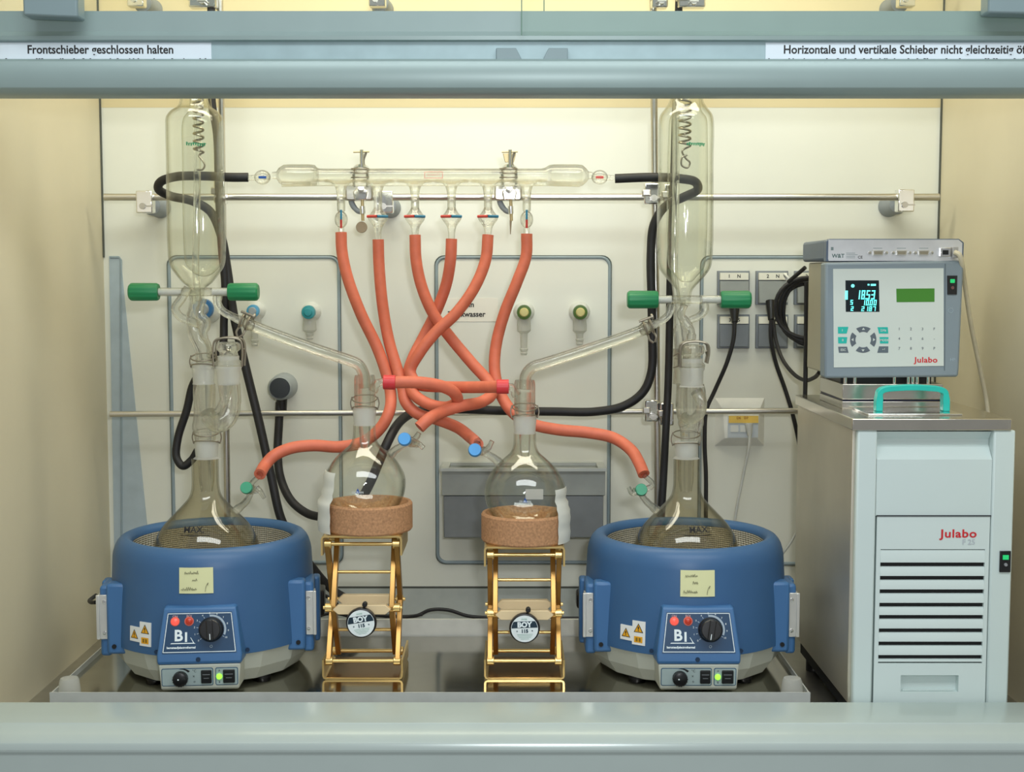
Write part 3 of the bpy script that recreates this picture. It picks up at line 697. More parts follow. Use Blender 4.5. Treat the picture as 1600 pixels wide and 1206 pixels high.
# ============================================================ LAB JACKS
GOLD = mat('gold_anodised', (.83, .60, .24), .30, .85, .03, 30)
BRONZE = mat('bronze_anodised', (.46, .26, .08), .33, .85, .05, 30)
PALEG = mat('pale_gold', (.88, .70, .42), .42, .25, .02)
def jack(px, H, dx, label, tilt):
    x = X(px, 2.24, 1000); YC = 2.3025
    t = thing('lab_jack', label, 'lab jack', (x, YC, 0), 0)
    L = dict(local=True); W = .134; Dp = .125
    def channel(z0, up):
        s = 1 if up else -1
        th = .0032; hh = .033
        pr = [(-W / 2, z0 + s * hh), (-W / 2, z0 + s * .006), (-W / 2 + .0018, z0 + s * .0018), (-W / 2 + .006, z0), (W / 2 - .006, z0), (W / 2 - .0018, z0 + s * .0018), (W / 2, z0 + s * .006), (W / 2, z0 + s * hh)]
        inn = [(W / 2 - th, z0 + s * hh), (W / 2 - th, z0 + s * (th + .002)), (W / 2 - th - .002, z0 + s * th), (-W / 2 + th + .002, z0 + s * th), (-W / 2 + th, z0 + s * (th + .002)), (-W / 2 + th, z0 + s * hh)]
        p = pr + inn
        mb = MB(); vs0 = [(u, -Dp / 2, z) for u, z in p]; vs1 = [(u, Dp / 2, z) for u, z in p]; n = len(p)
        fs = [[i, (i + 1) % n, n + (i + 1) % n, n + i] for i in range(n)]
        m = len(pr)
        for k in range(m - 1):       # end faces as a strip of quads between outer and inner outline
            a0, a1 = k, k + 1; b0 = min(max(m - 1 - k, 0), 99)
        mapi = [7, 6, 5, 4, 3, 2, 1, 0]
        inner_of = {0: 13, 1: 12, 2: 12, 3: 11, 4: 10, 5: 9, 6: 9, 7: 8}
        for k in range(7):
            q = [k, k + 1, inner_of[k + 1], inner_of[k]]
            q = [v for i, v in enumerate(q) if v not in q[:i]]
            fs.append(q); fs.append([n + v for v in q][::-1])
        return mb.add(vs0 + vs1, fs)
    channel(0.0004, True).build('base_channel', GOLD, t, ang=50, **L)
    MB().prism([(-.0600, -Dp / 2 + .001), (.0600, -Dp / 2 + .001), (.0600, Dp / 2 - .001), (-.0600, Dp / 2 - .001)], .0036, .0042).build('base_plate', mat('dark_bronze', (.30, .17, .06), .22, .9), t, **L)
    channel(H, False).build('top_plate', GOLD, t, ang=50, **L)
    zb, zm, zt = .029, H / 2 - .002, H - .016
    yf, yk = -Dp / 2 + .012, Dp / 2 - .052
    def bar(x_, p, q, m=BRONZE, w_=.0085, hh=.0155):
        p = Vector((x_, *p)); q = Vector((x_, *q)); d = (q - p); Ln = d.length
        M = frame((p + q) / 2, d, Vector((0, -d.z, d.y)) if 1 else 0)
        return MB().prism(rrect(Ln + .012, hh, hh * .48), -w_ / 2, w_ / 2, M).build('scissor_arm', m, t, bev=.0008, **L)
    for s in (-1, 1):
        o1, o2 = s * (.0575), s * (.0485)
        off = s * 0.0
        bar(o1 + dx, (yf, zb), (yk, zm)); bar(o2 + dx, (yk, zb), (yf, zm))
        bar(o2 + dx, (yf, zm), (yk, zt)); bar(o1 + dx, (yk, zm), (yf, zt))
    def axle(y, z, r=.0032, w_=.062, name='axle'):
        MB().cyl((-w_, y, z), (w_, y, z), r, seg=14).build(name, GOLD, t, **L)
        for s in (-1, 1): MB().cyl((s * .0505, y, z), (s * .0625, y, z), .0075, seg=18).build('bushing', GOLD, t, bev=.0008, **L)
    for y, z in ((yf, zb), (yk, zb), (yf, zt), (yk, zt)): axle(y, z)
    ym = (yf + yk) / 2
    for z in ((zb + zm) / 2, (zt + zm) / 2): MB().cyl((-.06, ym, z), (.06, ym, z), .0028, seg=12).build('cross_rod', GOLD, t, **L)
    axle(yf, zm, .003, .0655); axle(yk, zm, .003, .066)
    def hexbar(y, z, dz=0): return MB().prism([(-.048, 0), (-.039, .008), (.039, .008), (.048, 0), (.039, -.008), (-.039, -.008)], 0, .012, facing((0, y, z))).build('crossbar', PALEG, t, bev=.0008, **L)
    hexbar(yf - .004, zm); hexbar(yk - .004, zm + .0025)
    MB().cyl((0, yf - .02, zm - .0195), (0, yf + .006, zm - .010), .0045, seg=14).build('spindle', STEEL, t, **L)
    # knob with round label
    kc = Vector((.0, yf - .024, zm - .0195))
    KM = facing(kc) @ Matrix.Rotation(math.radians(tilt), 4, 'Z')
    kn = MB().lathe([(.0, -.012), (.020, -.012), (.0245, -.008), (.0255, -.002), (.0245, .003), (.0225, .0045), (0, .0045)], KM, 40).build('knob', mat('knob_rim', '17181c', .35), t, **L)
    MB().lathe([(.0042, -.002), (.0042, .006), (.003, .0075), (0, .0078)], facing(kc + Vector((.006 if tilt > 0 else .001, .004, .0305))), 14).build('crank_pin', BLACKP, t, **L)
    lb = MB().lathe([(.0222, .0044), (.0222, .0049), (0, .0049)], KM, 40).build('knob_label', mat('knob_label_white', 'e8f2f2', .4), kn, **L)
    def chord(z0, z1, r): return [(r * math.cos(a), r * math.sin(a)) for a in [math.asin(z0 / r) + (math.asin(z1 / r) - math.asin(z0 / r)) * i / 6 for i in range(7)]] + [(-r * math.cos(a), r * math.sin(a)) for a in [math.asin(z1 / r) + (math.asin(z0 / r) - math.asin(z1 / r)) * i / 6 for i in range(7)]]
    MB().prism(chord(.0015, .0125, .0215), .0049, .0052, KM).build('navy_band', mat('band_navy', '16303f', .4), lb, **L)
    def KP(u, v, d=.0053): return KM @ Matrix.Translation((u, v, d))
    text('lettering', 'BOY', .0118, KP(0, .0066), WHINK, lb, bold=.0006, **L)
    text('lettering', '115', .0078, KP(0, -.0040), mat('navy_ink', '1d3d4c', .6), lb, bold=.0004, **L)
    text('lettering', 'SWISS', .0036, KP(0, .0160), mat('soft_green_ink', '7fae9a', .6), lb, **L)
    b = MB()
    for s in (-1, 1): b.prism([((.0016 if i % 2 == 0 else .0007) * math.sin(2 * PI * i / 10), (.0016 if i % 2 == 0 else .0007) * math.cos(2 * PI * i / 10)) for i in range(10)], 0, .0002, KP(s * .0125, -.0035))
    b.build('star_mark', mat('navy_ink', '1d3d4c', .6), lb, **L)
    b = MB()
    for v, hw in ((-.0095, .013), (-.0120, .012), (-.0145, .010), (-.0170, .007)): b.prism([(-hw, v), (hw, v), (hw, v + .0005), (-hw, v + .0005)], 0, .0001, KP(0, 0))
    b.build('fine_print', mat('soft_green_ink', '7fae9a', .6), lb, **L)
    return t
HA, HB = Z(837, 2.24), Z(854, 2.24)
jack(566, HA, 0, 'golden scissor lab jack standing next to the mantle beside the left wall', 9)
jack(819.5, HB, 0, 'golden scissor lab jack standing next to the mantle beside the refrigerated bath', 2)

# ============================================================ REFRIGERATED BATH
WH = mat('bath_white', 'c9d8d5', .38, 0, .01, 10); WH2 = mat('bath_white_door', 'cddbd8', .38, 0, .01, 10)
SSIDE = mat('bath_side_steel', (.66, .62, .52), .42, .85, .05, 8)
LID = mat('bath_lid_steel', (.64, .61, .54), .22, 1., .03, 30)
CYAN = mat('teal_plastic', '23b5a8', .35)
BLK = mat('dark_slot', '07090c', .7)
cx0, cx1, cy0, cy1 = .5176, .7575, 2.08, 2.50
t = thing('refrigerated_bath', 'tall pale grey refrigerated bath with louvred door at the right wall', 'cooling bath', ((cx0 + cx1) / 2, 2.29, -.045))
lz = Z(654, 2.08)
yc = 2.083
def CXp(px, y=2.083): return X(px, y, 900)
def CZp(py, y=2.083): return Z(py, y)
zt = CZp(672)
for a in (cx0 + .003, cx1 - .009): MB().bx(a, a + .006, cy0 + .012, cy1 - .004, .008, zt + .002).build('side_panel', SSIDE, t, bev=.0015)
MB().bx(cx0 + .008, cx1 - .008, cy1 - .012, cy1 - .004, .008, zt).build('back_panel', SSIDE, t)
MB().bx(cx0 + .012, cx1 - .012, cy0 + .03, cy1 - .02, -.02, .016).build('base_pan', BLK, t)
for a, c_ in ((cx0 + .03, cy0 + .05), (cx1 - .03, cy0 + .05), (cx0 + .03, cy1 - .05), (cx1 - .03, cy1 - .05)):
    MB().lathe([(.014, -.0445), (.014, -.018)], Matrix.Translation((a, c_, 0)), 16, (True, True)).build('foot', BLACKP, t)
# front columns
for a, c_ in ((1335, 1366), (1546, 1583)):
    MB().bx(CXp(a), CXp(c_ - (3 if c_ > 1500 else 0)), cy0 + .001, cy0 + .03, -.01, zt).build('front_column', WH, t, bev=.003)
fx0, fx1 = CXp(1366.5), CXp(1545.5)
# upper front with a sloped hand hollow
MB().extx([(cy0 + .004, CZp(806)), (cy0 + .004, CZp(718)), (cy0 + .022, CZp(697)), (cy0 + .022, CZp(688)), (cy0 + .010, CZp(675)), (cy0 + .03, CZp(675)), (cy0 + .03, CZp(806))], fx0, fx1).build('upper_front', WH, t, ang=20)
# door with louvres
zd1, zd0 = CZp(806.5), -.01
dx0, dx1 = CXp(1368.5), CXp(1544.5)
lx0, lx1 = CXp(1375), CXp(1538)
door = MB()
yd = cy0 + .003
slots = [881, 902, 923, 944, 963, 984, 1004.5, 1025.5]
door.bx(dx0, lx0, yd, cy0 + .03, zd0, zd1).bx(lx1, dx1, yd, cy0 + .03, zd0, zd1)
door.bx(lx0, lx1, yd, cy0 + .03, CZp(858), zd1)
hx0, hx1, hz1, hz0 = CXp(1411), CXp(1502), CZp(1055), CZp(1081)
door.bx(lx0, lx1, yd, cy0 + .03, hz1, CZp(1036)).bx(lx0, hx0, yd, cy0 + .03, hz0, hz1).bx(hx1, lx1, yd, cy0 + .03, hz0, hz1).bx(lx0, lx1, yd, cy0 + .03, zd0, hz0)
door.bx(hx0, hx1, cy0 + .016, cy0 + .03, hz0, hz1)
d_ = door.build('louvred_door', WH2, t)
MB().bx(lx0, lx1, yd + .005, cy0 + .028, CZp(1037), CZp(857)).build('louvre_backing', BLK, d_)
edges = [859] + slots
for i, sy in enumerate(edges):       # each louvre blade: slanted lip, gap beneath the one above
    top = CZp(sy + (4.4 if i else 0)); bot = CZp((edges[i + 1] if i + 1 < len(edges) else 1036) - 2.5)
    mid = top - (top - bot) * .55
    MB().extx([(yd + .005, top), (yd + .0015, top - .0006), (yd - .0008, mid), (yd - .0010, bot), (yd + .005, bot)], lx0, lx1).build('louvre_blade', WH2, d_)
MB().bx(hx0 + .004, hx1 - .006, yd + .004, yd + .006, hz0 + .001, hz0 + .003).build('pull_lip', WH, d_)
b = MB()
b.bx(dx0 - .001, dx1 + .001, cy0 + .0015, cy0 + .0055, zd1, zd1 + .0016); b.build('door_gap', mat('gap_dark', '2b3136', .7), t)
text('lettering', 'Julabo', .0175, facing((CXp(1496), yd - .0005, CZp(834))), REDINK, d_, bold=.0004, sx_=1.2, spacing=1.08)
text('lettering', 'F 25', .0115, facing((CXp(1512), yd - .0005, CZp(847))), mat('grey_ink', 'b4bdc2', .6), d_, bold=.0002)
sw = MB().bx(CXp(1560), CXp(1577), cy0 - .002, cy0 + .002, CZp(893), CZp(860)).build('mains_switch', BLACKP, t, bev=.0006)
MB().bx(CXp(1564), CXp(1573), cy0 - .0035, cy0 - .001, CZp(873), CZp(866)).build('switch_lamp', glow('sw_green', '1fae62', .7), sw)
MB().lathe([(.0028, 0), (.0024, .002)], facing((CXp(1569), cy0 - .002, CZp(881))), 12, (False, True)).build('switch_button', mat('switch_grey2', '8a8d90', .4), sw)
# steel lid plate with lip
lt = lz
MB().bx(cx0 - .001, cx1 + .002, cy0 - .002, cy1, lt - .018, lt).build('lid_plate', LID, t, bev=.0015)
# bath bridge and pump block under the controller
by = 2.235
BX = lambda px: X(px, by, 620)
BZ = lambda py: Z(py, by)
MB().bx(BX(1316), BX(1473), by, 2.40, lt, BZ(627)).build('bath_bridge', LID, t, bev=.001)
MB().bx(BX(1318), BX(1471), by + .004, 2.40, BZ(628), BZ(623)).build('bridge_gap', mat('gap_navy', '10183a', .4), t)
MB().bx(BX(1316), BX(1473), by - .001, 2.40, BZ(624), BZ(600)).build('bridge_top', LID, t, bev=.001)
for px in (1325, 1340, 1402, 1424, 1431, 1438, 1455): MB().cyl((BX(px), by + .02, BZ(602)), (BX(px), by + .02, BZ(590)), .003, seg=12).build('bridge_post', CHROME, t)
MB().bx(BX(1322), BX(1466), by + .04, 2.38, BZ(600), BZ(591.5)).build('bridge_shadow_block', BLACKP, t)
# filling lid with teal handle
ly = 2.17
LX = lambda px: X(px, ly, 640)
MB().bx(LX(1345), LX(1490), 2.125, 2.225, lt, lt + .003).build('bath_lid', CHROME, t, bev=.001)
hp = [(LX(1372), ly, lt + .003), (LX(1372.5), ly, Z(622, ly)), (LX(1374), ly, Z(612, ly)), (LX(1381), ly, Z(608, ly)), (LX(1400), ly, Z(606, ly)), (LX(1424), ly, Z(605, ly)), (LX(1448), ly, Z(606, ly)), (LX(1466), ly, Z(608, ly)), (LX(1474), ly, Z(612, ly)), (LX(1476), ly, Z(622, ly)), (LX(1476.5), ly, lt + .003)]
mb = MB(); rows = []
pts = smoothpath(hp, 3)
for i, p in enumerate(pts):
    d = (pts[min(i + 1, len(pts) - 1)] - pts[max(0, i - 1)]).normalized(); n_ = Vector((-d.z, 0, d.x))
    hw = .0045 if 3 < i < len(pts) - 4 else .0054
    rows.append([p + n_ * hw + Vector((0, -.009, 0)), p - n_ * hw + Vector((0, -.009, 0)), p - n_ * hw + Vector((0, .009, 0)), p + n_ * hw + Vector((0, .009, 0))])
mb.rings(rows).build('teal_handle', CYAN, t, bev=.0012)

# ============================================================ CONTROLLER HEAD
ay0, ay1 = 2.25, 2.43
AX = lambda px: X(px, ay0, 500)
AZ = lambda py: Z(py, ay0)
BEZ = mat('controller_bezel', '7d8b93', .45, 0, .01); CASE = mat('controller_case', 'a8a48e', .45, 0, .01); FACE = mat('controller_face', 'c9d2cc', .4, 0, .005)
t = thing('bath_controller', 'controller box with lit digital display and keypad on the refrigerated bath', 'controller', ((AX(1297) + AX(1504)) / 2, 2.33, AZ(588)))
MB().bx(AX(1297) + .002, AX(1503) - .002, ay0 + .03, ay1, AZ(589) + .003, AZ(408) - .001).build('casing', CASE, t, bev=.003)
MB().prism([(AX(1290), AZ(591)), (AX(1500), AZ(589)), (AX(1501), AZ(577)), (AX(1504), AZ(412)), (AX(1502), AZ(407)), (AX(1288), AZ(410))], 0, .036, facing((0, ay0 + .036, 0))).build('bezel', BEZ, t, bev=.004)
fp = MB().prism([(AX(1304), AZ(574)), (AX(1476), AZ(571.5)), (AX(1472), AZ(419)), (AX(1300), AZ(420))], 0, .0012, facing((0, ay0, 0))).build('front_plate', FACE, t)
MB().prism([(AX(1477), AZ(579)), (AX(1478.5), AZ(579)), (AX(1475.5), AZ(412)), (AX(1474), AZ(412))], 0, .0006, facing((0, ay0, 0))).build('groove', mat('groove', '5f6c74', .5), t)
def FPx(px, py, d=.0014): return facing((AX(px), ay0 - d, AZ(py)))
def qd(name, pts, m, par, d0=.0012, d1=.0017): return MB().prism([(AX(a), AZ(c_)) for a, c_ in pts], d0, d1, facing((0, ay0, 0))).build(name, m, par)
disp = qd('display', ((1319.5, 438), (1371.5, 438), (1373.5, 487), (1321, 487)), mat('display_dark', '0c1a1f', .25), t)
CY = mat('display_digits', '7fe9e4', .4, emit='5fe6e2', es=1.1)
def seg7(s, px, py, w_, h_, th, par, slant=.08):
    """seven segment digits, upper left corner at px, py in frame pixels"""
    segs = {'0': 'abcdef', '1': 'bc', '2': 'abged', '3': 'abgcd', '4': 'fgbc', '5': 'afgcd', '6': 'afgecd', '7': 'abc', '8': 'abcdefg', '9': 'abcdfg'}
    b = MB(); x = px
    for ch in s:
        if ch == '.':
            b.prism([(AX(x - th * .6 + k[0]), AZ(py + h_ - k[1])) for k in ((0, 0), (th, 0), (th, th), (0, th))], .0017, .0019, facing((0, ay0, 0))); continue
        bars = {'a': (0, 0, w_, th), 'g': (0, h_ / 2 - th / 2, w_, th), 'd': (0, h_ - th, w_, th), 'f': (0, 0, th, h_ / 2), 'b': (w_ - th, 0, th, h_ / 2), 'e': (0, h_ / 2, th, h_ / 2), 'c': (w_ - th, h_ / 2, th, h_ / 2)}
        for k in segs[ch]:
            u, v, a, e = bars[k]
            q = [(u, v), (u + a, v), (u + a, v + e), (u, v + e)]
            b.prism([(AX(x + i + (h_ - j) * slant), AZ(py + j)) for i, j in q], .0017, .0019, facing((0, ay0, 0)))
        x += w_ * 1.38
    return b.build('digits', CY, par)
seg7('18.53', 1336.5, 453.5, 5.6, 14, 1.8, disp); seg7('10.00', 1346, 468.5, 4.3, 8.5, 1.3, disp); seg7('2187', 1345, 478.6, 4.3, 7.4, 1.2, disp)
seg7('5', 1327.5, 468.5, 4, 7.5, 1.3, disp); seg7('2', 1328.5, 478.6, 4, 7, 1.3, disp)
b = MB()
for (u, v, a, e) in ((1319.5, 454, 4, 14), (1354, 443.5, 3, 2.5), (1359, 443.5, 8, 3)): b.prism([(AX(u), AZ(v)), (AX(u + a), AZ(v)), (AX(u + a), AZ(v + e)), (AX(u), AZ(v + e))], .0017, .0019, facing((0, ay0, 0)))
b.prism([(AX(1331) + .0029 * math.cos(k), AZ(446.5) + .0029 * math.sin(k)) for k in [i * PI / 6 for i in range(12)]], .0017, .0019, facing((0, ay0, 0)))
b.build('display_symbol', CY, disp)
qd('text_display', ((1399, 451), (1458.5, 450.5), (1459, 471.5), (1400, 472)), mat('lcd_green', '3f7a2a', .3, 0, .03, emit='3f7a2a', es=.12), t)
ms = qd('mains_switch', ((1478, 430.5), (1493.5, 430.5), (1493.5, 460), (1479, 460)), BLACKP, t, 0, .002)
MB().prism(rrect(.0074, .0062, .001), .002, .003, FPx(1486, 439, 0)).build('switch_lamp', glow('sw_green', '1fae62', .7), ms)
MB().lathe([(.0028, .002), (.0024, .003)], FPx(1486.5, 449.5, 0), 12, (False, True)).build('switch_button', mat('switch_red_grey', '6e4a48', .4), ms)
for (pts, m) in ((((1309, 510.5), (1325.5, 510.5), (1323, 521), (1309.5, 521)), CYAN), (((1309.5, 526.5), (1324, 526.5), (1323, 536.5), (1310, 536.5)), CYAN), (((1310, 541.5), (1324, 541.5), (1326.5, 551), (1311.5, 551)), DARKP),
                 (((1371, 511), (1387, 511), (1388, 521), (1373.5, 521)), CYAN), (((1374.5, 526.5), (1388.5, 526.5), (1388.5, 536.5), (1375.5, 536.5)), CYAN), (((1374, 541), (1388.5, 541), (1388.5, 551), (1371.5, 551)), DARKP)):
    qd('key', pts, m, t)
DK = mat('key_dark', '59636c', .45)
for k in range(4):
    a0 = PI / 2 + k * PI / 2
    arc = [(.0215 * math.cos(a), .0215 * math.sin(a)) for a in [a0 - .58 + 1.16 * i / 8 for i in range(9)]] + [(.0128 * math.cos(a), .0128 * math.sin(a)) for a in [a0 + .50 - 1.0 * i / 8 for i in range(9)]]
    ky = MB().prism(arc, .0012, .0017, FPx(1349, 530.5, 0)).build('cursor_key', DK, t)
    c2 = Vector((math.cos(a0), math.sin(a0))); n2 = Vector((-c2.y, c2.x))
    MB().prism([(c2 * .0195)[:], (c2 * .0160 + n2 * .0026)[:], (c2 * .0160 - n2 * .0026)[:]], .0017, .0019, FPx(1349, 530.5, 0)).build('arrow', FACE, ky)
for j, rw in enumerate(('123F', '456-', '789P')):
    for i, ch in enumerate(rw): text('key_number', ch, .0062, FPx(1405 + i * 18.2 + j * .4, 514 + j * 15.2), mat('key_ink', '6a7078', .6), t, bold=.0001)
for s_, px, py in (('1', 1316, 516), ('0', 1317, 531.5), ('ESC', 1318, 546.5), ('2.Hz', 1380, 516), ('MODE', 1382, 531.5), ('\u21b5', 1381, 546)):
    text('lettering', s_, .0052, FPx(px, py, .0019), FACE, t, bold=.0001)
text('lettering', 'Julabo', .0125, FPx(1448, 562.5), REDINK, t, bold=.0003, sx_=1.16, spacing=1.06)
text('lettering', 'HP', .007, facing((AX(1490), ay0 - .0004, AZ(562))), mat('pale_mark', '9fb0ba', .6), t)
MB().torus(facing((AX(1485), ay0 - .0004, AZ(485))), .0040, .0004, 20, 4).build('symbol', mat('pale_mark', '9fb0ba', .6), t)

# ============================================================ INTERFACE BOX
iy0 = 2.262
IX = lambda px: X(px, iy0, 390)
IZ = lambda py: Z(py, iy0)
t = thing('interface_box', 'flat interface box with three serial ports lying on the controller', 'interface box', ((IX(1293) + IX(1506)) / 2, 2.35, IZ(409)))
IB = mat('interface_blue', '5d6c80', .42)
fz0, fz1 = IZ(408.5), IZ(373)
bl = [(IX(1291), fz0), (IX(1502), fz0), (IX(1506), fz0 + .005), (IX(1506), fz1 - .006), (IX(1498), fz1), (IX(1296), fz1), (IX(1291), fz1 - .004)]
MB().prism([(p[0] + .0, p[1]) for p in bl], 0, .018, facing((0, iy0 + .018, 0))).build('face_rim', IB, t, bev=.001)
mb = MB(); mb.bx(IX(1292), IX(1505), iy0 + .018, 2.452, fz0 + .001, fz1 - .001).build('housing', IB, t, bev=.005)
sp = MB().prism([(IX(1295), fz0 + .001), (IX(1499), fz0 + .001), (IX(1503), fz0 + .006), (IX(1503), fz1 - .007), (IX(1497), fz1 - .0015), (IX(1294), fz1 - .0015), (IX(1294), fz0 + .004)], 0, .0012, facing((0, iy0, 0))).build('silver_front', mat('interface_silver', (.78, .80, .82), .34, .6), t)
for px in (1371, 1407.5, 1442):
    c = facing((IX(px), iy0 - .0012, IZ(395)))
    b_ = MB().prism([(-.0085, .0035), (-.0095, .0042), (.0095, .0042), (.0085, .0035), (.0075, -.0038), (-.0075, -.0038)], 0, .005, c).build('serial_port', mat('port_metal', (.7, .69, .62), .3, .9), t, bev=.0005)
    MB().prism([(-.0072, .0025), (.0072, .0025), (.0062, -.0024), (-.0062, -.0024)], .005, .0053, c).build('port_field', mat('port_beige', '8d8672', .5), b_)
    for s in (-1, 1): MB().lathe([(.0026, 0), (.0026, .004), (.0012, .005)], c @ Matrix.Translation((s * .0135, 0, 0)), 8, (False, True)).build('port_screw', STEEL, b_)
pc = MB().bx(IX(1467), IX(1483), iy0 - .010, iy0 - .001, IZ(401), IZ(387)).build('network_port', CHROME, t, bev=.001)
MB().bx(IX(1470), IX(1479), iy0 - .0105, iy0 - .0098, IZ(398), IZ(391)).build('port_opening', BLK, pc)
MB().bx(IX(1485), IX(1494), iy0 - .012, iy0 - .001, IZ(403), IZ(386)).build('network_port', mat('cable_plug', 'b0b0ae', .3, .3), t, bev=.001)
text('lettering', 'W&T', .0090, facing((IX(1309.5), iy0 - .0013, IZ(400))), mat('interface_ink', '4c6a68', .6), t, bold=.0002)
text('lettering', 'CE', .0062, facing((IX(1344), iy0 - .0013, IZ(402))), INK, t, bold=.0001, spacing=1.1)
b = MB()
for v in (395, 397.5, 400, 402.5): b.prism([(IX(1322), IZ(v)), (IX(1322 + (14 if v != 397.5 else 18)), IZ(v)), (IX(1322 + (14 if v != 397.5 else 18)), IZ(v + .7)), (IX(1322), IZ(v + .7))], .0012, .0014, facing((0, iy0, 0)))
for u in (1364, 1401, 1436): b.prism([(IX(u), IZ(387.5)), (IX(u + 14), IZ(387.5)), (IX(u + 14), IZ(388.3)), (IX(u), IZ(388.3))], .0012, .0014, facing((0, iy0, 0)))
b.prism([(IX(1298), IZ(386)), (IX(1302), IZ(386)), (IX(1302), IZ(391)), (IX(1298), IZ(391))], .0012, .0014, facing((0, iy0, 0)))
b.build('fine_print', mat('interface_ink2', '7d8f92', .6), t)
for px in (1302, 1484):
    MB().lathe([(.006, AZ(408) - .0005), (.006, fz0 + .002)], Matrix.Translation((IX(px), iy0 + .03, 0)), 14, (True, True)).build('foot', BLACKP, t)
# ============================================================ GLASSWARE
def vax(px, Y, py=603): return X(px, Y, py)
def prof_px(rows, Y): return [(r * Y / F, Z(py, Y)) for py, r in rows]
def dense(rows, k=4):
    """round off a profile given as (py, radius) pairs"""
    p = smoothpath([(a, b, 0) for a, b in rows], k)
    return [(v.x, max(v.y, 0)) for v in p]
def vlathe(mb, px, Y, rows, k=4, seg=40, py=None):
    x = X(px, Y, py if py else rows[len(rows) // 2][0])
    M = Matrix.Translation((x, Y, 0))
    return mb.lathe(prof_px(dense(rows, k) if k > 1 else rows, Y), M, seg)
def wall(rows, t, flip=True): return [(py, max(r - t, 0)) for py, r in rows]
FLASKGL = GLD
DURAN = mat('enamel_white', 'dfe6e6', .5)

def joint_clip(c, r, label, tilt=.28, axis=None, grp=None):
    """bent wire clip: two hoops crossing in front of the joint"""
    t = thing('wire_clip', label, 'clip', c, 0, grp)
    b = MB()
    for s in (-1, 1):
        M = Matrix.Translation(c) @ (axis if axis else I4) @ Matrix.Rotation(s * tilt, 4, 'X') @ Matrix.Translation((0, 0, s * r * .42))
        pts = [M @ Vector(((r + .001) * math.cos(a), (r + .001) * math.sin(a), 0)) for a in [2 * PI * i / 28 for i in range(28)]]
        MB().tube(pts + [pts[0]], .0011, 6, 1).build('wire_hoop', WIRE, t)
    for s in (-1, 1):
        p = (axis if axis else I4) @ Vector((s * (r + .0015), 0, 0))
        up = (axis if axis else I4) @ Vector((0, 0, r * .55))
        MB().tube([c + p - up, c + p * 1.12, c + p + up], .0011, 6, 4).build('wire_link', WIRE, t)
    return t

# ---------------------------------------------------------------- boiling flasks in the mantles
def boiling_flask(px, side, label, mx, cap_px, cap_py, hose_px, hose_py):
    x = X(px, YA, 760)
    t = thing('round_bottom_flask', label, 'flask', (x, YA, Z(955, YA)))
    R, cy = 84.0, 871.0
    sph = [(cy - R * math.cos(a), R * math.sin(a)) for a in [math.radians(v) for v in range(38, 181, 8)]]
    outer = [(716, 21), (724, 21), (745, 21), (764, 22), (776, 26), (788, 36), (797, 45)] + sph[1:]
    b = MB(); vlathe(b, px, YA, outer, 3, 56)
    vlathe(b, px, YA, wall(outer[:-1], 2.2), 3, 56)
    b.build('flask_body', FLASKGL, t, ang=60)
    b = MB(); vlathe(b, px, YA, [(688, 18.6), (691, 18.8), (713, 17.2), (716, 21)], 1, 40)
    vlathe(b, px, YA, [(690, 16), (713, 15)], 1, 40); b.build('ground_joint', GLF, t)
    # inner drip tube and print
    b = MB(); vlathe(b, px, YA, [(700, 13), (750, 12), (768, 9)], 1, 24); b.build('inner_tube', GLT, t)
    tm = MB(); zc = Z(829, YA)
    rz = 70 * YA / F
    M = frame((x + math.sin(mx) * rz, YA - math.cos(mx) * rz * 1.002, Z(828, YA - rz)), (math.cos(mx), math.sin(mx), 0), (-.3 * math.sin(mx), .38, .9))
    text('max_print', 'MAX.', .0150, M, INK, t, bold=.0002)
    b = MB()
    zl = Z(837, YA - rz); dzl = zl - Z(cy, YA); rl = ((R * YA / F) ** 2 - dzl ** 2) ** .5 + .0008
    b.tube([(x + rl * math.sin(mx + a), YA - rl * math.cos(mx + a), zl) for a in [-.33 + .066 * i for i in range(11)]], .0006, 6, 1)
    b.build('fill_line', INK, t)
    # side stopcock on the shoulder
    s = side
    a0 = P(px + s * 46, 797, YA - .004); a1 = P(px + s * 62, 783, YA - .012)
    c = P(cap_px, cap_py, YA - .03)
    bar = P(hose_px - s * 14, (cap_py + hose_py) / 2 + 4, YA - .018)
    hp = P(hose_px, hose_py, YA - .018)
    sc = MB(); sc.tube([a0, a1, P(px + s * 70, cap_py + 4, YA - .018), bar, hp], [.0075, .006, .0052, .0052, .0045, .0042], 14, 4)
    st = sc.build('side_arm', GLT, t)
    mid = P(px + s * 69, cap_py + 3, YA - .018)
    d = (P(px + s * 84, cap_py + 16, YA - .006) - mid)
    b = MB().cyl(mid - (c - mid) * .0 , c, .0085, .0085, 16).cyl(mid, mid + Vector((s * .008, .02, -.004)), .008, .006, 16); b.build('stopcock_barrel', GLT, st)
    gm = mat('stopcock_green', '3f9c78', .4)
    MB().lathe([(.0, .004), (.0095, .004), (.0105, .001), (.0105, -.005), (.0085, -.008)], frame(c, (1, 0, 0), (.0, .3, 1)), 22).build('green_cap', gm, st)
    h0 = mid + Vector((s * .004, -.002, -.002))
    hb = MB().tube([P(px + s * 78, cap_py + 0, YA - .03), P(px + s * 84, cap_py + 6, YA - .032), P(px + s * 90, cap_py + (16 if s > 0 else -4), YA - .03)], (.0055, .0035), 12, 4)
    hb.build('stopcock_handle', GLT, st)
    return t
boiling_flask(323, 1, 'round glass boiling flask with MAX print sitting in the mantle beside the left wall', math.radians(-4), 385, 762, 407, 742)
boiling_flask(1072, -1, 'round glass boiling flask with MAX print sitting in the mantle beside the refrigerated bath', math.radians(10), 1002, 765, 1006, 742)

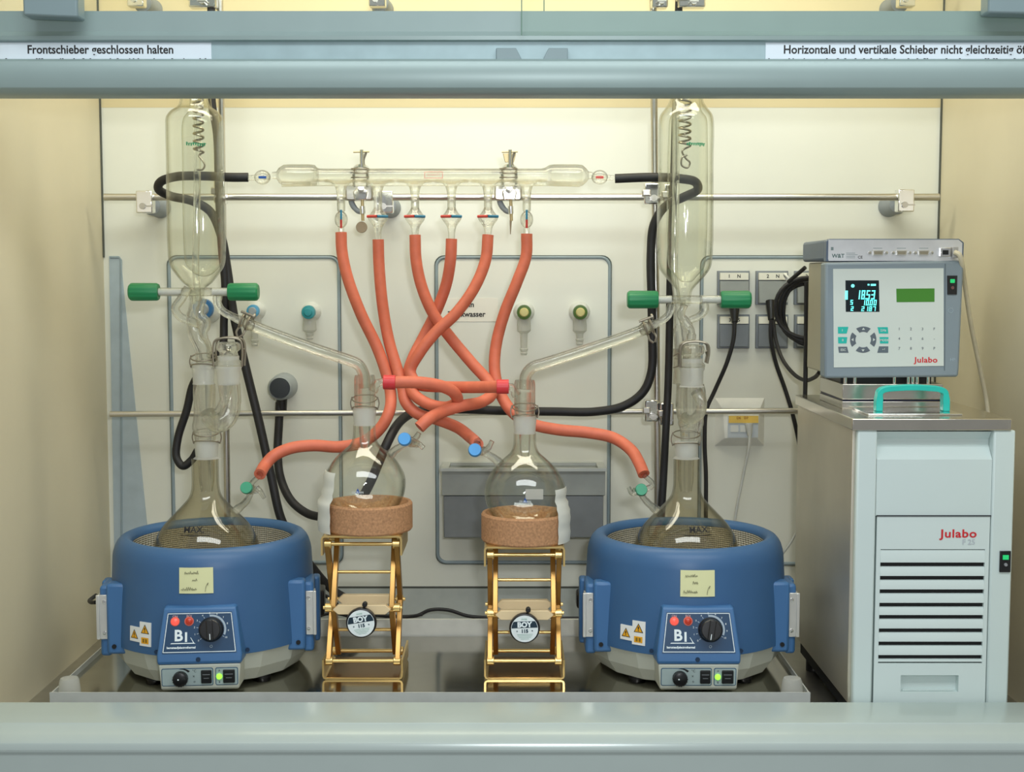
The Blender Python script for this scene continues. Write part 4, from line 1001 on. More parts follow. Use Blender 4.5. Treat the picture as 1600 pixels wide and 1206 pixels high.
# ---------------------------------------------------------------- adapters on the boiling flasks
def adapter_left():
    Y = YA
    t = thing('glass_adapter', 'glass adapter with stoppered side neck and looping tube above the left boiling flask', 'glass adapter', P(322, 690, Y))
    b = MB(); vlathe(b, 320, Y, [(600, 17), (612, 17.5), (640, 17), (655, 18), (668, 20), (676, 17.5), (690, 15.5)], 4)
    vlathe(b, 320, Y, [(560, 13), (600, 12), (625, 10), (650, 7)], 4, 24); b.build('main_tube', GLT, t)
    b = MB(); vlathe(b, 318, Y, [(566, 19), (570, 18), (597, 16.2), (600, 17)], 1); b.build('ground_joint', GLF, t)
    b = MB(); b.tube([P(358, 600, Y), P(360, 622, Y), P(360, 640, Y - .004), P(352, 656, Y - .012), P(340, 661, Y - .014), P(330, 655, Y - .008), P(324, 644, Y)], [.0185, .018, .0165, .0165, .0165, .015, .012], 24, 6)
    b.tube([P(356, 600, Y), P(352, 622, Y - .004), P(342, 642, Y - .01), P(331, 650, Y - .008)], (.009, .007), 16, 6); b.build('siphon_arm', GLT, t)
    b = MB(); vlathe(b, 357, Y, [(572, 20.5), (575, 20.5), (578, 18.5), (596, 17.5), (601, 17)], 1); b.build('ground_joint', GLF, t)
    s = thing('glass_stopper', 'clear glass stopper closing the side neck above the left boiling flask', 'stopper', P(357, 575, Y))
    b = MB(); vlathe(b, 357, Y, [(534, 0), (534.5, 14), (538, 18.5), (546, 18.5), (550, 14), (553, 14), (562, 16.5), (566, 21), (571, 21), (574, 18)], 2); b.build('stopper_body', GLT, s)
    b = MB(); vlathe(b, 357, Y, [(556, 17), (570, 16)], 1); b.build('ground_cone', GLF, s)
    # bow clip over the stopper
    k = thing('wire_bow_clip', 'bent metal bow clip holding the stopper beside the left still column', 'clip', P(357, 575, Y))
    for dy in (-.012, .012):
        MB().tube([P(336, 572, Y) + Vector((0, dy, 0)), P(335, 545, Y) + Vector((0, dy, 0)), P(338, 532, Y) + Vector((0, dy, 0)), P(348, 528, Y) + Vector((0, dy, 0)), P(368, 528, Y) + Vector((0, dy, 0)), P(378, 532, Y) + Vector((0, dy, 0)), P(381, 545, Y) + Vector((0, dy, 0)), P(380, 572, Y) + Vector((0, dy, 0))], .0018, 8, 4).build('bow_wire', WIRE, k)
    MB().tube([P(381, 545, Y - .012), P(381, 552, Y), P(381, 545, Y + .012)], .0018, 8, 3).build('bow_link', WIRE, k)
def adapter_right():
    Y = YA
    t = thing('glass_adapter', 'wide glass adapter column above the right boiling flask', 'glass adapter', P(1075, 690, Y))
    b = MB(); vlathe(b, 1079, Y, [(600, 20), (612, 23), (640, 23.5), (652, 20), (662, 20), (672, 17), (690, 15.5)], 4, py=690)
    vlathe(b, 1079, Y, [(600, 9), (640, 8), (668, 7)], 4, 24, py=690)
    b.tube([P(1066, 560, Y), P(1066, 600, Y), P(1066, 645, Y), P(1072, 664, Y)], .010, 16, 4)
    b.build('main_tube', GLT, t)
    b = MB(); b.tube([P(1088, 612, Y - .012), P(1096, 630, Y - .022), P(1092, 648, Y - .022), P(1078, 656, Y - .014), P(1068, 650, Y - .004)], (.010, .008), 18, 6); b.build('siphon_arm', GLT, t)
    b = MB(); vlathe(b, 1066, Y, [(545, 15), (560, 14), (600, 14.5)], 2); b.build('inner_neck', GLT, t)
    b = MB(); vlathe(b, 1081, Y - .02, [(574, 20), (577, 20), (580, 18), (602, 17.5), (604, 20)], 1); b.build('ground_joint', GLF, t)
    s = thing('glass_stopper', 'clear glass stopper in front of the right still column', 'stopper', P(1081, 575, Y - .02))
    b = MB(); vlathe(b, 1081, Y - .02, [(538, 0), (538.5, 15), (542, 19), (552, 19), (556, 14), (560, 14), (566, 16.5), (569, 20.5), (573, 20.5), (576, 18)], 2); b.build('stopper_body', GLT, s)
    b = MB(); vlathe(b, 1081, Y - .02, [(560, 17), (572, 16)], 1); b.build('ground_cone', GLF, s)
    k = thing('wire_bow_clip', 'bent metal bow clip holding the stopper of the right still', 'clip', P(1081, 575, Y - .02))
    for dy in (-.012, .012):
        v = Vector((0, dy - .02, 0))
        MB().tube([P(1060, 572, Y) + v, P(1060, 548, Y) + v, P(1063, 537, Y) + v, P(1072, 533, Y) + v, P(1092, 533, Y) + v, P(1102, 537, Y) + v, P(1104, 548, Y) + v, P(1101, 566, Y) + v], .0018, 8, 4).build('bow_wire', WIRE, k)
    MB().tube([P(1103, 548, Y - .032), P(1104, 553, Y - .02), P(1103, 548, Y - .008)], .0018, 8, 3).build('bow_link', WIRE, k)
    MB().tube([P(1052, 556, Y - .02), P(1062, 552, Y - .03), P(1062, 570, Y - .03), P(1052, 574, Y - .02)], .0011, 6, 3).build('side_wire', WIRE, k)
adapter_left(); adapter_right()
joint_clip(P(318, 565, YA), 18 * YA / F, 'wire clip crossing the joint under the left green knobs')
joint_clip(P(323, 683, YA), 19 * YA / F, 'wire clip crossing the neck joint of the left boiling flask', .22)
joint_clip(P(1072, 686, YA), 19.5 * YA / F, 'wire clip crossing the neck joint of the right boiling flask', .22)

# ---------------------------------------------------------------- solvent reservoirs with green knobs
def reservoir(px, label, top, cyl, inner, knobs, ky, flow, coil, printpx, mir):
    Y = YA; x = X(px, Y, 300)
    t = thing('glass_reservoir', label, 'glass still head', P(px, ky + 20, Y))
    b = MB(); vlathe(b, px, Y, cyl, 4, 48, py=300); vlathe(b, px, Y, wall(cyl, 2.0), 4, 48, py=300); b.build('outer_vessel', GL, t, ang=60)
    b = MB(); ipx, irows = inner; vlathe(b, ipx, Y, irows, 4, 40, py=300); b.build('inner_vessel', GL, t, ang=60)
    # overflow tube down the middle
    b = MB(); b.tube([P(printpx - 22, 120, Y + .008), P(printpx - 22, 300, Y + .008), P(printpx - 24, 430, Y + .008), P(printpx - 20, 470, Y + .004)], .006, 14, 4); b.build('riser_tube', GLT, t)
    b = MB()      # green print on the vessel
    random.seed(px)
    for i in range(9): 
        a = math.radians(-4 + i * 4.6); r = 41 * Y / F + .0008; z = Z(229, Y); h_ = random.choice((.004, .006, .0045))
        b.box((x + r * math.sin(a), Y - r * math.cos(a), z + random.uniform(-.001, .001)), (.0022, .0005, h_))
        b.box((x + r * math.sin(a + .03), Y - r * math.cos(a + .03), z + .0015), (.0026, .0005, .0012))
    b.build('green_print', GREENINK, t)
    # stopcock cross with white stems and green knobs
    kx0, kx1 = knobs
    b = MB(); b.cyl(P(kx0[1] - 2, ky, Y - .01), P(kx1[0] + 2, ky + 0, Y - .01), .0072, seg=18); b.build('stopcock_barrel', GLT, t)
    for a, c_ in ((kx0[1], px - 22), (px + 26, kx1[0])):
        MB().cyl(P(a, ky, Y - .01), P(c_, ky, Y - .01), .0055, seg=16).build('white_stem', PTFE, t)
    for i, (a, c_) in enumerate((kx0, kx1)):
        p, q = P(a, ky, Y - .01), P(c_, ky, Y - .01); d = (q - p); Ln = d.length
        M = frame(p, (0, -1, 0), (0, 0, 1)) if 0 else Matrix.Translation(p) @ Matrix.Rotation(PI / 2, 4, 'Y')
        s_ = [(0, 0), (.0118, .0), (.0140, .0028), (.0145, .006), (.0142, Ln - .003), (.0132, Ln), (.006, Ln), (.006, Ln - .004)]
        if i == 1: s_ = [(r, Ln - z) for r, z in s_]
        mb = MB(); m = 48
        rows = [[M @ Vector(((r * (1 + (.045 if (j % 4) < 2 and 1 < k < 5 else 0))) * math.cos(2 * PI * j / m), (r * (1 + (.045 if (j % 4) < 2 and 1 < k < 5 else 0))) * math.sin(2 * PI * j / m), z)) for j in range(m)] for k, (r, z) in enumerate(s_)]
        mb.rings(rows).build('green_knob', GREENP, t, ang=28)
    for pts, r in flow:
        MB().tube([P(a, c_, Y + d) for a, c_, d in pts], r, 18, 6).build('flow_tube', GLT, t)
    # steel spring hanging in the neck
    cpx, cr, cy0_, cy1_, ring = coil
    k = thing('steel_spiral', 'coiled steel wire hanging inside the neck of the ' + ('left' if px < 800 else 'right') + ' glass reservoir', 'spiral', P(cpx, cy1_, Y))
    c = P(cpx, 200, Y); n = 15 * 14; pts = []
    for i in range(n + 1):
        py = cy0_ + (cy1_ - cy0_) * i / n; a = 2 * PI * i / 14
        pts.append(Vector((c.x + cr * math.cos(a) * Y / F, Y + cr * math.sin(a) * Y / F, Z(py, Y))))
    MB().tube(pts, .0019, 7, 1).build('coil', mat('coil_wire', (.42, .38, .30), .3, .9), k)
    rg = [P(cpx + a, cy1_ + b_, Y) for a, b_ in ring]
    MB().tube([pts[-1]] + rg, .0016, 8, 5).build('hook', mat('coil_wire', (.42, .38, .30), .3, .9), k)
    return t
reservoir(306, 'tall glass reservoir with two green knobs above the left boiling flask',
          0, [(60, 21), (120, 21), (155, 21), (166, 25), (174, 36), (184, 43), (200, 44), (250, 44), (400, 44), (416, 41), (430, 32), (442, 22), (450, 13), (462, 10), (475, 9)],
          (316, [(60, 16), (130, 16), (172, 18), (184, 26), (196, 29), (240, 29.5), (395, 29.5), (412, 27), (424, 18), (431, 8), (432, 0)]),
          ((202, 248), (357, 404)), 456,
          [([(294, 450, -.008), (284, 466, -.012), (274, 482, -.014), (282, 495, -.012), (300, 502, -.006), (312, 508, 0)], (.0075, .007)),
           ([(306, 455, 0), (303, 480, 0), (300, 500, .004), (306, 525, .002), (316, 545, 0), (318, 570, 0)], [.010, .009, .010, .012, .013, .0125]),
           ([(318, 466, -.004), (312, 490, -.006), (322, 504, -.006), (318, 522, -.004), (326, 540, -.002), (326, 558, 0)], [.006, .007, .008, .0065, .005, .004]),
           ([(340, 462, -.01), (340, 474, -.012), (348, 486, -.014), (362, 494, -.016), (378, 501, -.02)], [.008, .007, .0065, .0065, .0075])],
          (310, 7.5, 60, 238, [(1, 5), (6, 12), (10, 20), (6, 27), (-2, 27)]), 330, 1)
reservoir(1071, 'tall glass reservoir with two green knobs above the right boiling flask',
          0, [(60, 24), (120, 24), (158, 26), (170, 33), (180, 40), (194, 42.5), (250, 42.5), (405, 42.5), (420, 39), (434, 29), (445, 19), (454, 12), (466, 10), (478, 9)],
          (1074, [(60, 18), (130, 18), (172, 20), (184, 28), (200, 30), (400, 30), (418, 27), (432, 16), (440, 8), (441, 0)]),
          ((980, 1028), (1126, 1173)), 468,
          [([(1050, 476, -.012), (1044, 492, -.014), (1032, 502, -.018), (1018, 508, -.022)], [.0075, .0065, .0065, .0075]),
           ([(1062, 468, 0), (1061, 500, 0), (1064, 530, 0), (1066, 560, 0)], [.010, .009, .012, .012]),
           ([(1070, 476, -.006), (1064, 492, -.008), (1072, 504, -.01), (1080, 516, -.012), (1080, 530, -.015)], [.006, .007, .008, .006, .008]),
           ([(1100, 472, -.008), (1101, 484, -.012), (1092, 494, -.012), (1078, 500, -.010)], (.0075, .006))],
          (1070, 9, 60, 228, [(-4, 8), (2, 20), (8, 26), (4, 34), (-5, 30), (-4, 18), (4, 14)]), 1078, -1)

# ---------------------------------------------------------------- sloping glass tubes to the receivers
def bridge(pts, name, label, r=.0098):
    t = thing('sloping_glass_tube', label, 'glass tube', pts[-1])
    b = MB(); b.tube(pts, r, 22, 8); b.tube(pts, r * .62, 16, 8); b.build('tube', GLT, t)
    return t
pa = [P(388, 506, YA - .022), P(420, 519, YA - .024), P(500, 548, YA - .03), P(545, 563, YF - .0), P(560, 570, YF), P(568, 584, YF), P(570, 606, YF)]
t = bridge(pa, 'a', 'glass tube sloping down from the left still to the first receiving flask')
MB().ball(P(389, 506, YA - .022), .0115, seg=20).build('ball_joint', GLT, t)
pb = [P(1008, 514, YA - .024), P(980, 525, YA - .026), P(900, 552, YA - .03), P(850, 568, YF), P(832, 574, YF), P(822, 586, YF), P(820, 608, YF)]
t = bridge(pb, 'b', 'glass tube sloping down from the right still to the second receiving flask')
MB().ball(P(1008, 513, YA - .024), .0115, seg=20).build('ball_joint', GLT, t)
def ball_clip(c, ang, label):
    t = thing('ball_joint_clip', label, 'clip', c)
    R_ = Matrix.Rotation(ang, 4, 'Y')
    for s in (-1, 1):
        M = Matrix.Translation(c) @ R_ @ Matrix.Translation((s * .0055, 0, 0)) @ Matrix.Rotation(PI / 2, 4, 'Y')
        MB().torus(M, .0125, .0020, 28, 8).build('fork_ring', WIRE, t)
        MB().tube([Matrix.Translation(c) @ R_ @ Vector((s * .0055, -.006, -.012)), Matrix.Translation(c) @ R_ @ Vector((s * .006, -.010, -.020)), Matrix.Translation(c) @ R_ @ Vector((s * .0015, -.010, -.027))], .0018, 8, 4).build('fork_leg', WIRE, t)
    b = MB().cyl(Matrix.Translation(c) @ R_ @ Vector((-.012, -.004, .0145)), Matrix.Translation(c) @ R_ @ Vector((.013, -.004, .0145)), .0022, seg=10)
    b.build('clip_screw', WIRE, t)
    MB().lathe([(.0055, 0), (.0055, .003), (.002, .004)], Matrix.Translation(c) @ R_ @ Matrix.Translation((.010, -.004, .0145)) @ Matrix.Rotation(PI / 2, 4, 'Y'), 14, (True, True)).build('screw_nut', WIRE, t)
ball_clip(P(383, 503, YA - .022), math.radians(22), 'dark metal fork clip on the joint of the left sloping glass tube')
ball_clip(P(1013, 511, YA - .024), math.radians(-20), 'dark metal fork clip on the joint of the right sloping glass tube')

# ---------------------------------------------------------------- receiving flasks
CORK = mat('cork', 'b28660', .85, 0, .22, 260, bump=.5)
TAPE = mat('paper_tape', 'd9dbd2', .6, 0, .02)
def receiver(px, cpy, side, lab, ringlab, tapelab, adlab, cliplab, stop, H, tape_a):
    Y = YF; x = X(px, Y, 740)
    up = cpy - 755
    R = 64.0; k = R
    rows = [(664, 17.5), (672, 17.5), (684, 18.5), (694, 23), (702, 32), (711, 42), (721, 51), (734, 59)]
    rows = [(a + up, b) for a, b in rows]
    sph = [(cpy - R * math.cos(a), R * math.sin(a)) for a in [math.radians(v) for v in range(80, 181, 9)]]
    t = thing('receiving_flask', lab, 'flask', (x, Y, Z(cpy + R, Y)))
    b = MB(); vlathe(b, px, Y, rows + sph, 3, 56, py=740); vlathe(b, px, Y, wall((rows + sph)[:-1], 2.0), 3, 56, py=740); b.build('flask_body', GL, t, ang=60)
    b = MB(); vlathe(b, px, Y, [(636 + up, 18.6), (640 + up, 18.4), (661 + up, 16.8), (664 + up, 17.5)], 1, 40, py=700); vlathe(b, px, Y, [(640 + up, 15.5), (662 + up, 14.5)], 1, 32, py=700); b.build('ground_joint', GLF, t)
    b = MB(); vlathe(b, px, Y, [(650 + up, 10), (690 + up, 8), (703 + up, 5)], 1, 24, py=700); b.build('drip_tube', GLT, t)
    # enamel marks
    r = 64.5 * Y / F
    def SPt(dx, py):
        q = ((dx) * Y / F); zc = Z(cpy, Y); zz_ = Z(py, Y) - zc
        return Vector((x + q, Y - max(0, r * r - q * q - zz_ * zz_) ** .5, Z(py, Y)))
    dxm, pym = stop['mark']
    M = facing(SPt(dxm, pym) + Vector((0, -.001, 0)))
    MB().prism([(-.004, -.004), (.004, -.004), (0, .0045)], 0, .0002, M).build('blue_emblem', BLUEINK, t)
    text('lettering', 'DURAN', .0055, M @ Matrix.Translation((0, -.0025, .0003)), DURAN, t)
    if stop.get('field'):
        a, c_ = stop['field']
        MB().prism([(-.0145, -.0085), (.0145, -.0085), (.0145, .0085), (-.0145, .0085)], 0, .0002, facing(SPt(a, c_) + Vector((0, -.0022, 0)))).build('writing_field', glassmat('enamel_field', milk=.45), t)
    # stopcock on the shoulder
    s = side
    S_ = lambda a, c_, d=0.0: P(px + s * a, c_ + up, Y - .012 + d)
    b = MB(); b.tube([S_(38, 712), S_(48, 703), S_(60, 696), S_(72, 690), *([S_(80, 684), S_(85, 676)] if s > 0 else [S_(76, 680), S_(70, 672)])], [.0080, .0068, .0062, .006, .005, .0042], 16, 4)
    sa = b.build('side_arm', GLT, t)
    cap = S_(*stop['cap'], -.022)
    mid = S_(72, 690)
    b = MB(); b.cyl(mid + (mid - cap) * .9, cap, .0072, .0088, 18); b.build('stopcock_barrel', GLT, sa)
    bm = mat('stopcock_blue', '4a9bdc', .4)
    MB().lathe([(.0, .005), (.0098, .005), (.0112, .001), (.0112, -.006), (.009, -.010)], frame(cap, (1, 0, 0), (.5 * s, .3, 1)), 24).build('blue_cap', bm, sa)
    MB().tube([mid + Vector((0, -.006, -.003)), S_(*stop['h0'], -.02), S_(*stop['h1'], -.022)], [.006, .0050, .0042], 14, 4).build('stopcock_handle', GLT, sa)
    # cork ring
    z0 = H + .0004; z1 = z0 + .047
    cr = MB().lathe([(.044, z0), (.0715, z0), (.0735, z0 + .003), (.0735, z1 - .003), (.0715, z1), (.0665, z1), (.0652, z1 - .002), (.052, z0 + .014), (.044, z0)], Matrix.Translation((X(px + (6 if s > 0 else 0), Y, 740), Y, 0)), 64)
    cr = tag(cr.build('cork_ring', CORK, ang=30), ringlab, 'cork ring')
    # paper tape over flask and cork
    cx_ = x; zc = Z(cpy, Y)
    a0, a1 = tape_a
    tm = MB(); rows_ = []
    zt_ = Z(stop['tape_top'], Y)
    n = 14
    for i in range(n + 1):
        z = zt_ + (z0 + .001 - zt_) * i / n
        rr_ = R * Y / F + .0012
        rad = (max(0, rr_ ** 2 - (z - zc) ** 2)) ** .5
        if z < zc: rad = max(rad, .0655)
        if z < z1 + .006: rad = .0758 + (.003 if s > 0 else .0005)
        elif z < z1 + .02: rad = max(rad, .0725)
        wv = .0006 * math.sin(i * 1.7)
        rows_.append([(cx_ + (rad + wv) * math.sin(a), Y - (rad + wv) * math.cos(a), z) for a in [a0 + (a1 - a0) * j / 10 for j in range(11)]] + [(cx_ + (rad + wv + .0006) * math.sin(a), Y - (rad + wv + .0006) * math.cos(a), z) for a in [a1 + (a0 - a1) * j / 10 for j in range(11)]])
    tag(tm.rings(rows_).build('paper_strip', TAPE, ang=60), tapelab, 'paper strip')
    # adapter on the neck
    ad = thing('receiver_adapter', adlab, 'glass adapter', P(px, 640 + up, Y))
    b = MB(); vlathe(b, px, Y, [(586 + up * .6, 15), (592 + up * .6, 16.5), (600 + up, 16.5), (622 + up, 16.5), (633 + up, 16), (640 + up, 15)], 3, 36, py=620)
    vlathe(b, px, Y, [(600 + up, 10), (630 + up, 10), (652 + up, 7)], 2, 24, py=620); b.build('adapter_body', GLT, ad)
    b = MB(); hx = stop['hose']; b.tube([P(px + s * 12, hx[1] + 14, Y), P(px + s * 18, hx[1] + 3, Y), P(px + s * 26, hx[1], Y), P(hx[0], hx[1], Y)], [.0085, .0072, .006, .0055], 16, 5); b.build('hose_nozzle', GLT, ad)
    joint_clip(P(px, 630 + up, Y), 18.5 * Y / F, cliplab, .26)
receiver(570, 755, 1, 'first receiving flask with blue cap on its right shoulder and black hose seen through it', 'cork ring under the first receiving flask, beside the left mantle',
         'white paper strip hanging on the left side of the first receiving flask', 'glass adapter on the neck of the first receiving flask', 'wire clip crossing the neck joint of the first receiving flask',
         dict(mark=(-4, 757), cap=(62, 686), h0=(84, 694), h1=(92, 700), hose=(603, 597), tape_top=733), HA, (math.radians(-90), math.radians(-41)))
receiver(820, 768, -1, 'second receiving flask with blue cap on its left shoulder in front of the drip sink', 'cork ring under the second receiving flask, in front of the drip sink',
         'white paper strip hanging on the right side of the second receiving flask', 'glass adapter on the neck of the second receiving flask', 'wire clip crossing the neck joint of the second receiving flask',
         dict(mark=(0, 771), field=(14, 762), cap=(78, 690), h0=(58, 688), h1=(51, 676), hose=(793, 604), tape_top=759), HB, (math.radians(46), math.radians(88)))

# ============================================================ MANIFOLD
t = thing('glass_manifold', 'long horizontal glass manifold with six outlets clamped to the upper rod', 'glass manifold', P(680, 285, YM))
def hx(pts, mb, Y=YM, seg=26):      # turned about a horizontal axis: (px, radius px)
    py = 274
    M = Matrix.Translation((0, Y, Z(py, Y))) @ Matrix.Rotation(PI / 2, 4, 'Y')
    return mb.lathe([(r * Y / F, X(a, Y, py)) for a, r in pts], M, seg)
b = MB(); hx([(425, 5), (432, 6), (436, 12), (444, 16.5), (452, 17), (484, 17), (492, 16), (497, 11), (502, 10.5), (846, 10.5), (852, 12), (858, 16), (866, 17), (902, 17), (910, 16), (916, 11), (920, 6), (926, 5)], b)
hx([(490, 8.6), (856, 8.6)], b); b.build('main_tube', GLT, t)
b = MB(); hx([(440, 11), (446, 13), (484, 13), (490, 10)], b); hx([(860, 10), (866, 13), (902, 13), (908, 11)], b); b.build('inner_bulb', GLT, t) if 0 else None
for q in ([(440, 10), (447, 13), (484, 13), (490, 9)], [(860, 9), (866, 13), (902, 13), (910, 10)]):
    b = MB(); hx(q, b); b.build('inner_bulb', GLT, t)
b = MB(); b.tube([P(440, 288, YM - .01), P(520, 286, YM - .004)], .0046, 12, 1); b.tube([P(835, 286, YM - .004), P(906, 288, YM - .01)], .0046, 12, 1)
b.tube([P(498, 286, YM + .004), P(850, 286, YM + .004)], .0055, 14, 1); b.build('second_tube', GLT, t)
OX = [(533, 'v', 363), (590.5, 'h', 374), (648.5, 'h', 367), (705.5, 'h', 373), (762.5, 'h', 367), (823, 'v', 365)]
redm = mat('stop_red', 'c4453c', .4); blum = mat('stop_blue', '1f6f8c', .4)
for px, kind, hy in OX:
    b = MB()
    vlathe(b, px, YM, [(281, 24), (285, 16), (290, 10.5), (298, 7.5), (310, 6.6), (322, 6.2), (330, 6.2)], 3, 24, py=330)
    b.build('outlet_neck', GLT, t)
    for s in (-1, 1): MB().tube([P(px + s * 26, 284, YM), P(px + s * 14, 284.5, YM - .002), P(px + s * 7, 290, YM - .003), P(px + s * 5, 300, YM - .003), P(px + s * 4.5, 328, YM - .002)], .0022, 8, 4).build('neck_rim', GLT, t)
    if kind == 'h':
        b = MB(); vlathe(b, px, YM, [(324, 6), (330, 9), (336, 13.5), (341, 15.5), (346, 13), (353, 8), (360, 6), (380, 5)], 3, 24, py=340); s_ = b.build('stopcock', GLT, t)
        z = Z(338.5, YM); xx = X(px, YM, 339)
        MB().tube([(xx - .0182, YM - .008, z), (xx - .0005, YM - .0185, z)], .0026, 8, 1).build('red_mark', redm, s_)
        MB().tube([(xx + .0005, YM - .0185, z), (xx + .0182, YM - .008, z)], .0026, 8, 1).build('blue_mark', blum, s_)
    else:
        b = MB(); b.ball(P(px, 343, YM - .004), .0125, .95, .8, 1.25); b.cyl(P(px, 328, YM), P(px, hy + 8, YM), .0055, seg=14); s_ = b.build('stopcock', GLT, t)
        MB().tube([P(px, 328, YM - .014), P(px, 343, YM - .0165)], .0020, 8, 1).build('blue_mark', blum, s_)
        MB().tube([P(px, 343, YM - .0165), P(px, 356, YM - .014)], .0022, 8, 1).build('red_mark', redm, s_)
for px, m, s in ((410, BLUEINK, -1), (937, redm, 1)):
    b = MB(); b.cyl(P(px - s * 12, 276, YM), P(px + s * 22, 278, YM), .0048, seg=14); b.ball(P(px, 277, YM - .002), .0125, 1.2, .8, 1.05); s_ = b.build('end_stopcock', GLT, t)
    MB().box(tuple(P(px, 277, YM - .013)), (.014, .002, .0045)).build('colour_mark', m, s_, bev=.0006)
fr_ = MB()
for a, c_, d, e in ((663, 692, 268, 269), (663, 692, 277.5, 278.5), (663, 664, 268, 278), (691, 692, 268, 278)):
    fr_.bx(X(a, 2.486, 273), X(c_, 2.486, 273), 2.4858, 2.4866, Z(e, 2.486), Z(d, 2.486))
fr_.build('red_stamp', mat('stamp_red', 'd98a7a', .5), t)
text('lettering', 'SCHOTT', .006, facing(P(677.5, 273.3, 2.4862)), mat('stamp_red', 'd98a7a', .5), t)

def screw_clamp(px, label, wing):
    t = thing('tube_clamp', label, 'clamp', P(px, 300, YR - .03))
    MB().prism(rrect(.052, .036, .006), -.010, .012, facing(P(px - 2, 299, YR - .016))).build('boss', STEEL, t, bev=.003)
    MB().prism([(-.011, -.012), (.011, -.012), (.014, .004), (.004, .012), (-.004, .012), (-.014, .004)], 0, .012, facing(P(px, 303, YR - .030))).build('hook', CHROME, t, bev=.002)
    MB().cyl(P(px, 298, YR - .03), P(px, 292, YM + .025), .006, seg=14).build('stem', STEEL, t)
    j = MB(); j.tube([P(px + 10, 292, YM + .02), P(px + 11, 280, YM + .018), P(px + 9, 262, YM + .008), P(px + 2, 259, YM - .008)], .0032, 8, 5)
    j.build('jaw', CHROME, t)
    j = MB(); j.tube([P(px - 10, 292, YM + .02), P(px - 11, 280, YM + .018), P(px - 9, 262, YM + .008), P(px - 2, 259, YM - .008)], .0032, 8, 5); j.build('jaw', CHROME, t)
    for k_, py in enumerate((263.5, 270.5, 277)):
        MB().tube([P(px - 15, py, YM - .004), P(px - 6, py, YM - .0145), P(px + 6, py, YM - .0145), P(px + 12, py, YM - .008)], .0013, 7, 4).build('finger', WIRE, t)
    MB().tube([P(px + 1, 234, YM - .006), P(px + 1, 262, YM - .006)], .0034, 12, 1).build('screw', CHROME, t)
    MB().tube([P(px + 5, 262, YM - .004), P(px + 4, 250, YM - .004), P(px + 8, 238, YM - .004)], .0024, 8, 4).build('spring_leg', mat('coil_wire', (.42, .38, .30), .3, .9), t)
    MB().cyl(P(px - 12, 237.5, YM - .006), P(px + 13, 237, YM - .006), .0016, seg=10).build('tommy_bar', mat('brass_dull', (.55, .45, .25), .4, .9), t)
    if wing: MB().prism([(-.012, .006), (.012, .006), (.008, -.010), (-.008, -.010)], 0, .002, facing(P(px, 245, YM - .001))).build('wing', mat('brass_dull', (.55, .45, .25), .4, .9), t, bev=.0008)
    MB().cyl(P(px + 2, 308, YR - .036), P(px + 3, 345, YR - .036), .0030, seg=12).build('lower_screw', mat('brass_dull', (.55, .45, .25), .4, .9), t)
    MB().cyl(P(px + 2, 322, YR - .036), P(px + 2.5, 334, YR - .036), .0050, seg=12).build('collar', CHROME, t)
    if not wing: MB().lathe([(0, -.0015), (.0100, -.0015), (.0108, 0), (.0100, .0015), (0, .0015)], facing(P(px + 1, 355, YR - .036)), 26).build('thumb_disc', mat('thumb_brown', (.30, .24, .16), .5, .5), t)
    else: MB().cyl(P(px + 2, 344, YR - .036), P(px + 1.5, 366, YR - .036), .0022, .0008, seg=10).build('pin', mat('thumb_brown', (.30, .24, .16), .5, .5), t)
    MB().lathe([(0, 0), (.021, 0), (.018, .03), (0, .034)], frame(P(px - 8, 322, YB - .002), (1, 0, 0), (0, 0, 1)), 24).build('foot_pad', GREYP, t) if 0 else None
    MB().tube([P(px - 16, 300, YR - .02), P(px - 14, 318, YR - .016), P(px - 4, 330, YR - .018), P(px + 6, 330, YR - .02)], [.006, .0055, .005, .004], 12, 5).build('lever', GREYP, t)
screw_clamp(564, 'screw clamp with round brown thumb disc holding the manifold left of its middle', False)
screw_clamp(796, 'screw clamp with brass wing screw holding the manifold right of its middle', True)

# ============================================================ HOSES
def rubber():
    m = mat('orange_rubber', 'cf6c50', .55, 0, .07, 60, bump=.10)
    return m
ORG = rubber()
def hose(pts, label, r=.0103, m=ORG, name='rubber_hose', cat='hose', hollow=False, grp=None, seg=18, k=8):
    o = MB().tube([P(*p) for p in pts], r, seg, k, hollow=hollow).build(name, m, ang=70)
    return tag(o, label, cat, grp)
hose([(533, 363, YM), (534, 390, YM - .002), (542, 430, YM - .01), (563, 488, YM - .03), (588, 540, YM - .04), (602, 578, YM - .05), (610, 612, YM - .06), (609, 640, YM - .08), (595, 668, YM - .09), (568, 690, YM - .10), (530, 698, YM - .11), (490, 696, YM - .12), (455, 700, YM - .13), (428, 712, YM - .14), (414, 727, YM - .15), (406, 741, YA - .018)],
     'orange hose from the leftmost manifold outlet to the green-capped arm of the left boiling flask', hollow=True)
hose([(591, 374, YM), (592, 410, YM), (597, 470, YM - .012), (607, 530, YM - .03), (620, 575, YM - .05), (629, 605, YM - .065), (634, 628, YM - .075), (652, 646, YM - .08), (685, 656, YM - .09), (715, 668, YM - .10), (736, 684, YM - .13), (746, 694, YF - .012)],
     'orange hose from the second manifold outlet to the blue-capped arm of the second receiving flask', hollow=True)
hose([(648.5, 367, YM), (650, 405, YM - .002), (659, 448, YM - .008), (678, 492, YM - .02), (706, 530, YM - .03), (738, 568, YM - .05), (764, 598, YM - .07), (768, 616, YM - .09), (752, 628, YM - .11), (722, 634, YM - .14), (690, 644, YF + .035), (668, 656, YF - .005), (655, 668, YF - .012)],
     'orange hose from the third manifold outlet hooking back to the first receiving flask arm', hollow=True)
